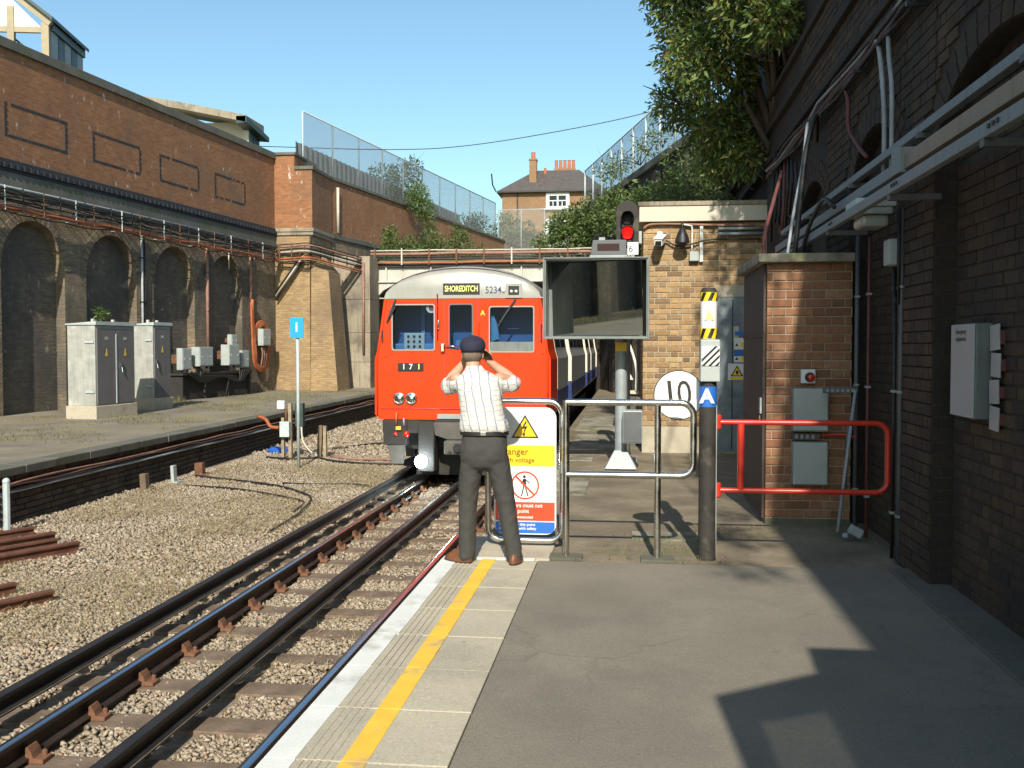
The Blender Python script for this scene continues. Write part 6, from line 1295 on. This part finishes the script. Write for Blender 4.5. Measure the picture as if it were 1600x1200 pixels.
# ------------------------------------------------------------------ things on and beside the track bed
sg1 = thing('number_sign', 'tall thin grey pole with a small blue sign reading 1', 'sign', (-6.72, 19.55, -.8))
MB().tube([(-6.72, 19.6, -.82), (-6.72, 19.6, 2.2)], .034, 8).build('pole', 'galv_paint', sg1, smooth=True); pl_ = MB().box(-6.86, -6.58, 19.54, 19.56, 1.84, 2.26).build('plate', 'sign_cyan', sg1, bevel=.006)
text('lettering', '1', .27, (-6.72, 19.538, 2.05), 'white', pl_, bold=.003)
pb = thing('post_with_boxes', 'short wooden post carrying grey and white boxes beside the sign pole', 'post', (-7.5, 21.3, -.8))
MB().box(-7.66, -7.60, 21.2, 21.3, -.82, .1).box(-7.5, -7.43, 21.2, 21.3, -.82, .42).build('post', 'old_wood', pb); MB().box(-7.66, -7.44, 21.08, 21.19, -.32, .02).build('lower_box', 'galv_paint', pb, bevel=.01); MB().box(-7.72, -7.55, 21.1, 21.2, .3, .48).build('upper_box', 'white', pb, bevel=.01)
MB().box(-7.36, -7.18, 21.25, 21.4, -.1, .42).build('dark_box', 'green_dark', pb, bevel=.01); MB().tube(smooth_path([(-7.7, 21.15, -.12), (-7.9, 21.2, -.1), (-8.05, 21.3, .05), (-8.3, 21.5, .1)], 5), .04, 7).build('orange_conduit', 'pipe_orange', pb, smooth=True); MB().tube([(-7.55, 21.18, .3), (-7.53, 21.18, .02)], .03, 6).build('rust_pipe', 'rust', pb, smooth=True); MB().tube(smooth_path([(-7.2, 21.2, -.1), (-7.15, 21.15, -.4), (-6.95, 21.0, -.6), (-6.75, 20.9, -.7)], 4), .022, 6).build('hose', 'pipe_pale', pb, smooth=True)
st = thing('wooden_stakes', 'pair of weathered wooden stakes standing in the ballast', 'stake', (-6.78, 21.4, -.8)); MB().obox((-6.84, 21.4, -.45), (.1, .1, .75), Matrix.Rotation(.05, 3, 'Y')).build('dark_stake', 'sleeper_wood', st, bevel=.008); MB().obox((-6.73, 21.42, -.45), (.07, .1, .72)).build('pale_stake', 'old_wood', st, bevel=.008)
bg_ = MB().ball((-8.15, 22.4, -.76), (.28, .18, .09), 14, 8).build('plastic_bag', 'bag_blue', smooth=False); tag(bg_, 'crumpled blue plastic bag lying by the far platform', 'bag'); dm = bg_.modifiers.new('crumple', 'DISPLACE'); tx = bpy.data.textures.new('crumple', 'CLOUDS'); tx.noise_scale = .12; dm.texture = tx; dm.strength = .12
for lab, x, y_, w, h, m in (('short timber stump against the far platform, first of three', -8.3, 16.2, .11, .3, 'sleeper_wood'), ('rusty iron block leaning on the far platform beyond the stumps', -8.2, 18.2, .16, .26, 'rust'), ('slanted grey plate leaning on the far platform beside the stump', -8.2, 17.1, .06, .34, 'grey_box')):
    t = thing('lineside_stump', lab, 'post', (x, y_, -.82)); MB().obox((x, y_, -.82 + h / 2), (w, .14, h), Matrix.Rotation(.25 if m == 'cable_grey' else -.05, 3, 'Y')).obox((x + .02, y_ + .02, -.8), (w + .12, .25, .06)).build('block', m, t, bevel=.01)
gp = thing('grey_post', 'pale grey capped post with chain at the left edge of the picture', 'post', (-8.2, 12.3, -.82)); MB().tube([(-8.14, 12.15, -.84), (-8.14, 12.15, -.12)], .045, 8).ball((-8.14, 12.15, -.11), .05, 10, 6).build('post', 'galv_paint', gp, smooth=40)
for k in range(4): MB().tube([(-8.2 + .025 * math.cos(a), 12.12, -.35 - .1 * k + .045 * math.sin(a)) for a in [2 * PI * i / 8 for i in range(8)]], .012, 5, closed=True).build('chain_link', 'black_metal', gp)
def cab(label, pts, r_, m, k=6, name='cable'): return tag(MB().tube(smooth_path(pts, k), r_, 6).build(name, m, smooth=True), label, 'cable')
cab('black cable snaking across the ballast with a sharp bend', [(-8.2, 18.0, -.78), (-7.6, 17.6, -.77), (-7.15, 17.44, -.78), (-6.4, 17.0, -.78), (-6.05, 16.73, -.78), (-5.4, 16.0, -.78), (-5.08, 15.4, -.78), (-4.85, 14.3, -.78), (-4.76, 13.4, -.78), (-4.74, 12.6, -.79)], .02, 'cable_black')
cab('second black cable lying beside the bent one on the ballast', [(-7.8, 16.7, -.78), (-6.9, 16.45, -.78), (-6.26, 16.09, -.78), (-5.6, 15.6, -.78), (-5.1, 15.1, -.78), (-4.95, 14.2, -.78)], .016, 'cable_black')
cab('third black cable running on towards the train', [(-6.2, 17.2, -.78), (-5.6, 17.1, -.78), (-5.0, 17.2, -.78), (-4.5, 17.0, -.78)], .016, 'cable_black')
cab('pink cables from the stakes across to the train', [(-6.6, 21.4, -.76), (-6.0, 21.0, -.77), (-5.2, 21.0, -.77), (-4.3, 20.6, -.77)], .03, 'pipe_pink')
cab('brown cable looping over the ballast in front of the stakes', [(-8.0, 21.2, -.78), (-7.3, 20.9, -.77), (-6.8, 21.1, -.77), (-6.3, 20.6, -.77), (-5.4, 20.2, -.77), (-4.4, 20.3, -.77)], .024, 'cable_black')
cab('black cable arching over weeds behind the stakes', [(-6.9, 23.6, -.78), (-6.2, 24.4, -.75), (-5.4, 24.3, -.76), (-4.6, 23.6, -.77)], .025, 'cable_black')
def FP(u, v, z): q = Matrix.Rotation(R(91.57), 3, 'Z') @ Vector((u, v, 0)); return (-8.49 + q.x, 12.55 + q.y, z)
for lab, z, r_, m, amp in (('pale pipe clipped along the face of the far platform', -.33, .022, 'cable_grey', .005), ('upper pink cable along the face of the far platform', -.22, .016, 'pipe_pink', .02), ('lower pink cable along the face of the far platform', -.26, .014, 'pipe_pink', .02), ('dark cable along the face of the far platform', -.30, .018, 'cable_black', .02)):
    cab(lab, [FP(-10 + k * .8, -.07 + random.uniform(-.01, .01), z + random.uniform(-amp, amp)) for k in range(52)], r_, m, 2)
old = MB().prism(rail_prof(0, .142, .035, .142, .062), 'xz', 0, 1)
def loose_rail(label, p, q, roll):
    p = Vector(p); q = Vector(q); d = q - p; t = thing('loose_rail', label, 'rail', p, math.atan2(d.y, d.x) - PI / 2, group='rusty rails dumped on the ballast', local=True)
    o = MB().prism(rail_prof(0, .0, .035, .142, .062), 'xz', 0, d.length).build('rail', 'rust_red', t, bevel=.003); o.rotation_euler = (0, roll, 0); o.location = (0, 0, .135)
    return t
D_ = Vector((-1.2, -2.3, 0)).normalized() * 5
for lab, x, y_, rl in (('rusty rail farthest back among the dumped rails', -7.70, 12.05, 1.6), ('rusty rail lying second from the back of the dumped rails', -7.22, 11.75, 1.45), ('rusty rail third from the back of the dumped rails', -6.95, 11.35, .1), ('rusty rail fourth from the back, longest of the dumped rails', -6.58, 11.2, 1.7), ('short rusty rail second nearest the camera in the dump', -6.05, 9.15, 1.5), ('rusty rail nearest the camera in the dump', -5.5, 8.9, 1.6)):
    p = Vector((x, y_, -.81)); loose_rail(lab, p, p + D_, (.0, .1, -.12, .05)[int(y_ * 7) % 4])
t = thing('shadow_canopy', 'unseen canopy shaped to cast the stepped shadow at the lower right of the platform', 'canopy', (2, .5, 0))
# unseen roof traced back from its shadow; the glazed hole thins one patch
zc = 3.2; sx_, sy_ = zc * .1113, -zc * 1.397
def shd(p): return (p[0] + math.sin(SUN_AZ) / math.tan(SUN_EL) * zc, p[1] - math.cos(SUN_AZ) / math.tan(SUN_EL) * zc)
o_ = [shd(p) for p in ((3.2, 5.50), (.98, 5.46), (.95, 5.03), (.41, 4.63), (.47, 3.6), (.47, -1), (3.2, -1))]; hl_ = [shd(p) for p in ((.58, 4.42), (.90, 4.60), (.90, 3.5), (.60, 3.4))]
MB().panel(o_, [hl_], 'xy', zc, zc + .08).build('shadow_sheet', 'grey_dark', t); MB().panel(hl_, [], 'xy', zc + .02, zc + .03).build('half_shadow_pane', 'half_shadow_glass', t)
MB().tube([(1.9, -3.5, 0), (1.9, -3.5, zc)], .06, 10).build('column', 'grey_dark', t, smooth=True)
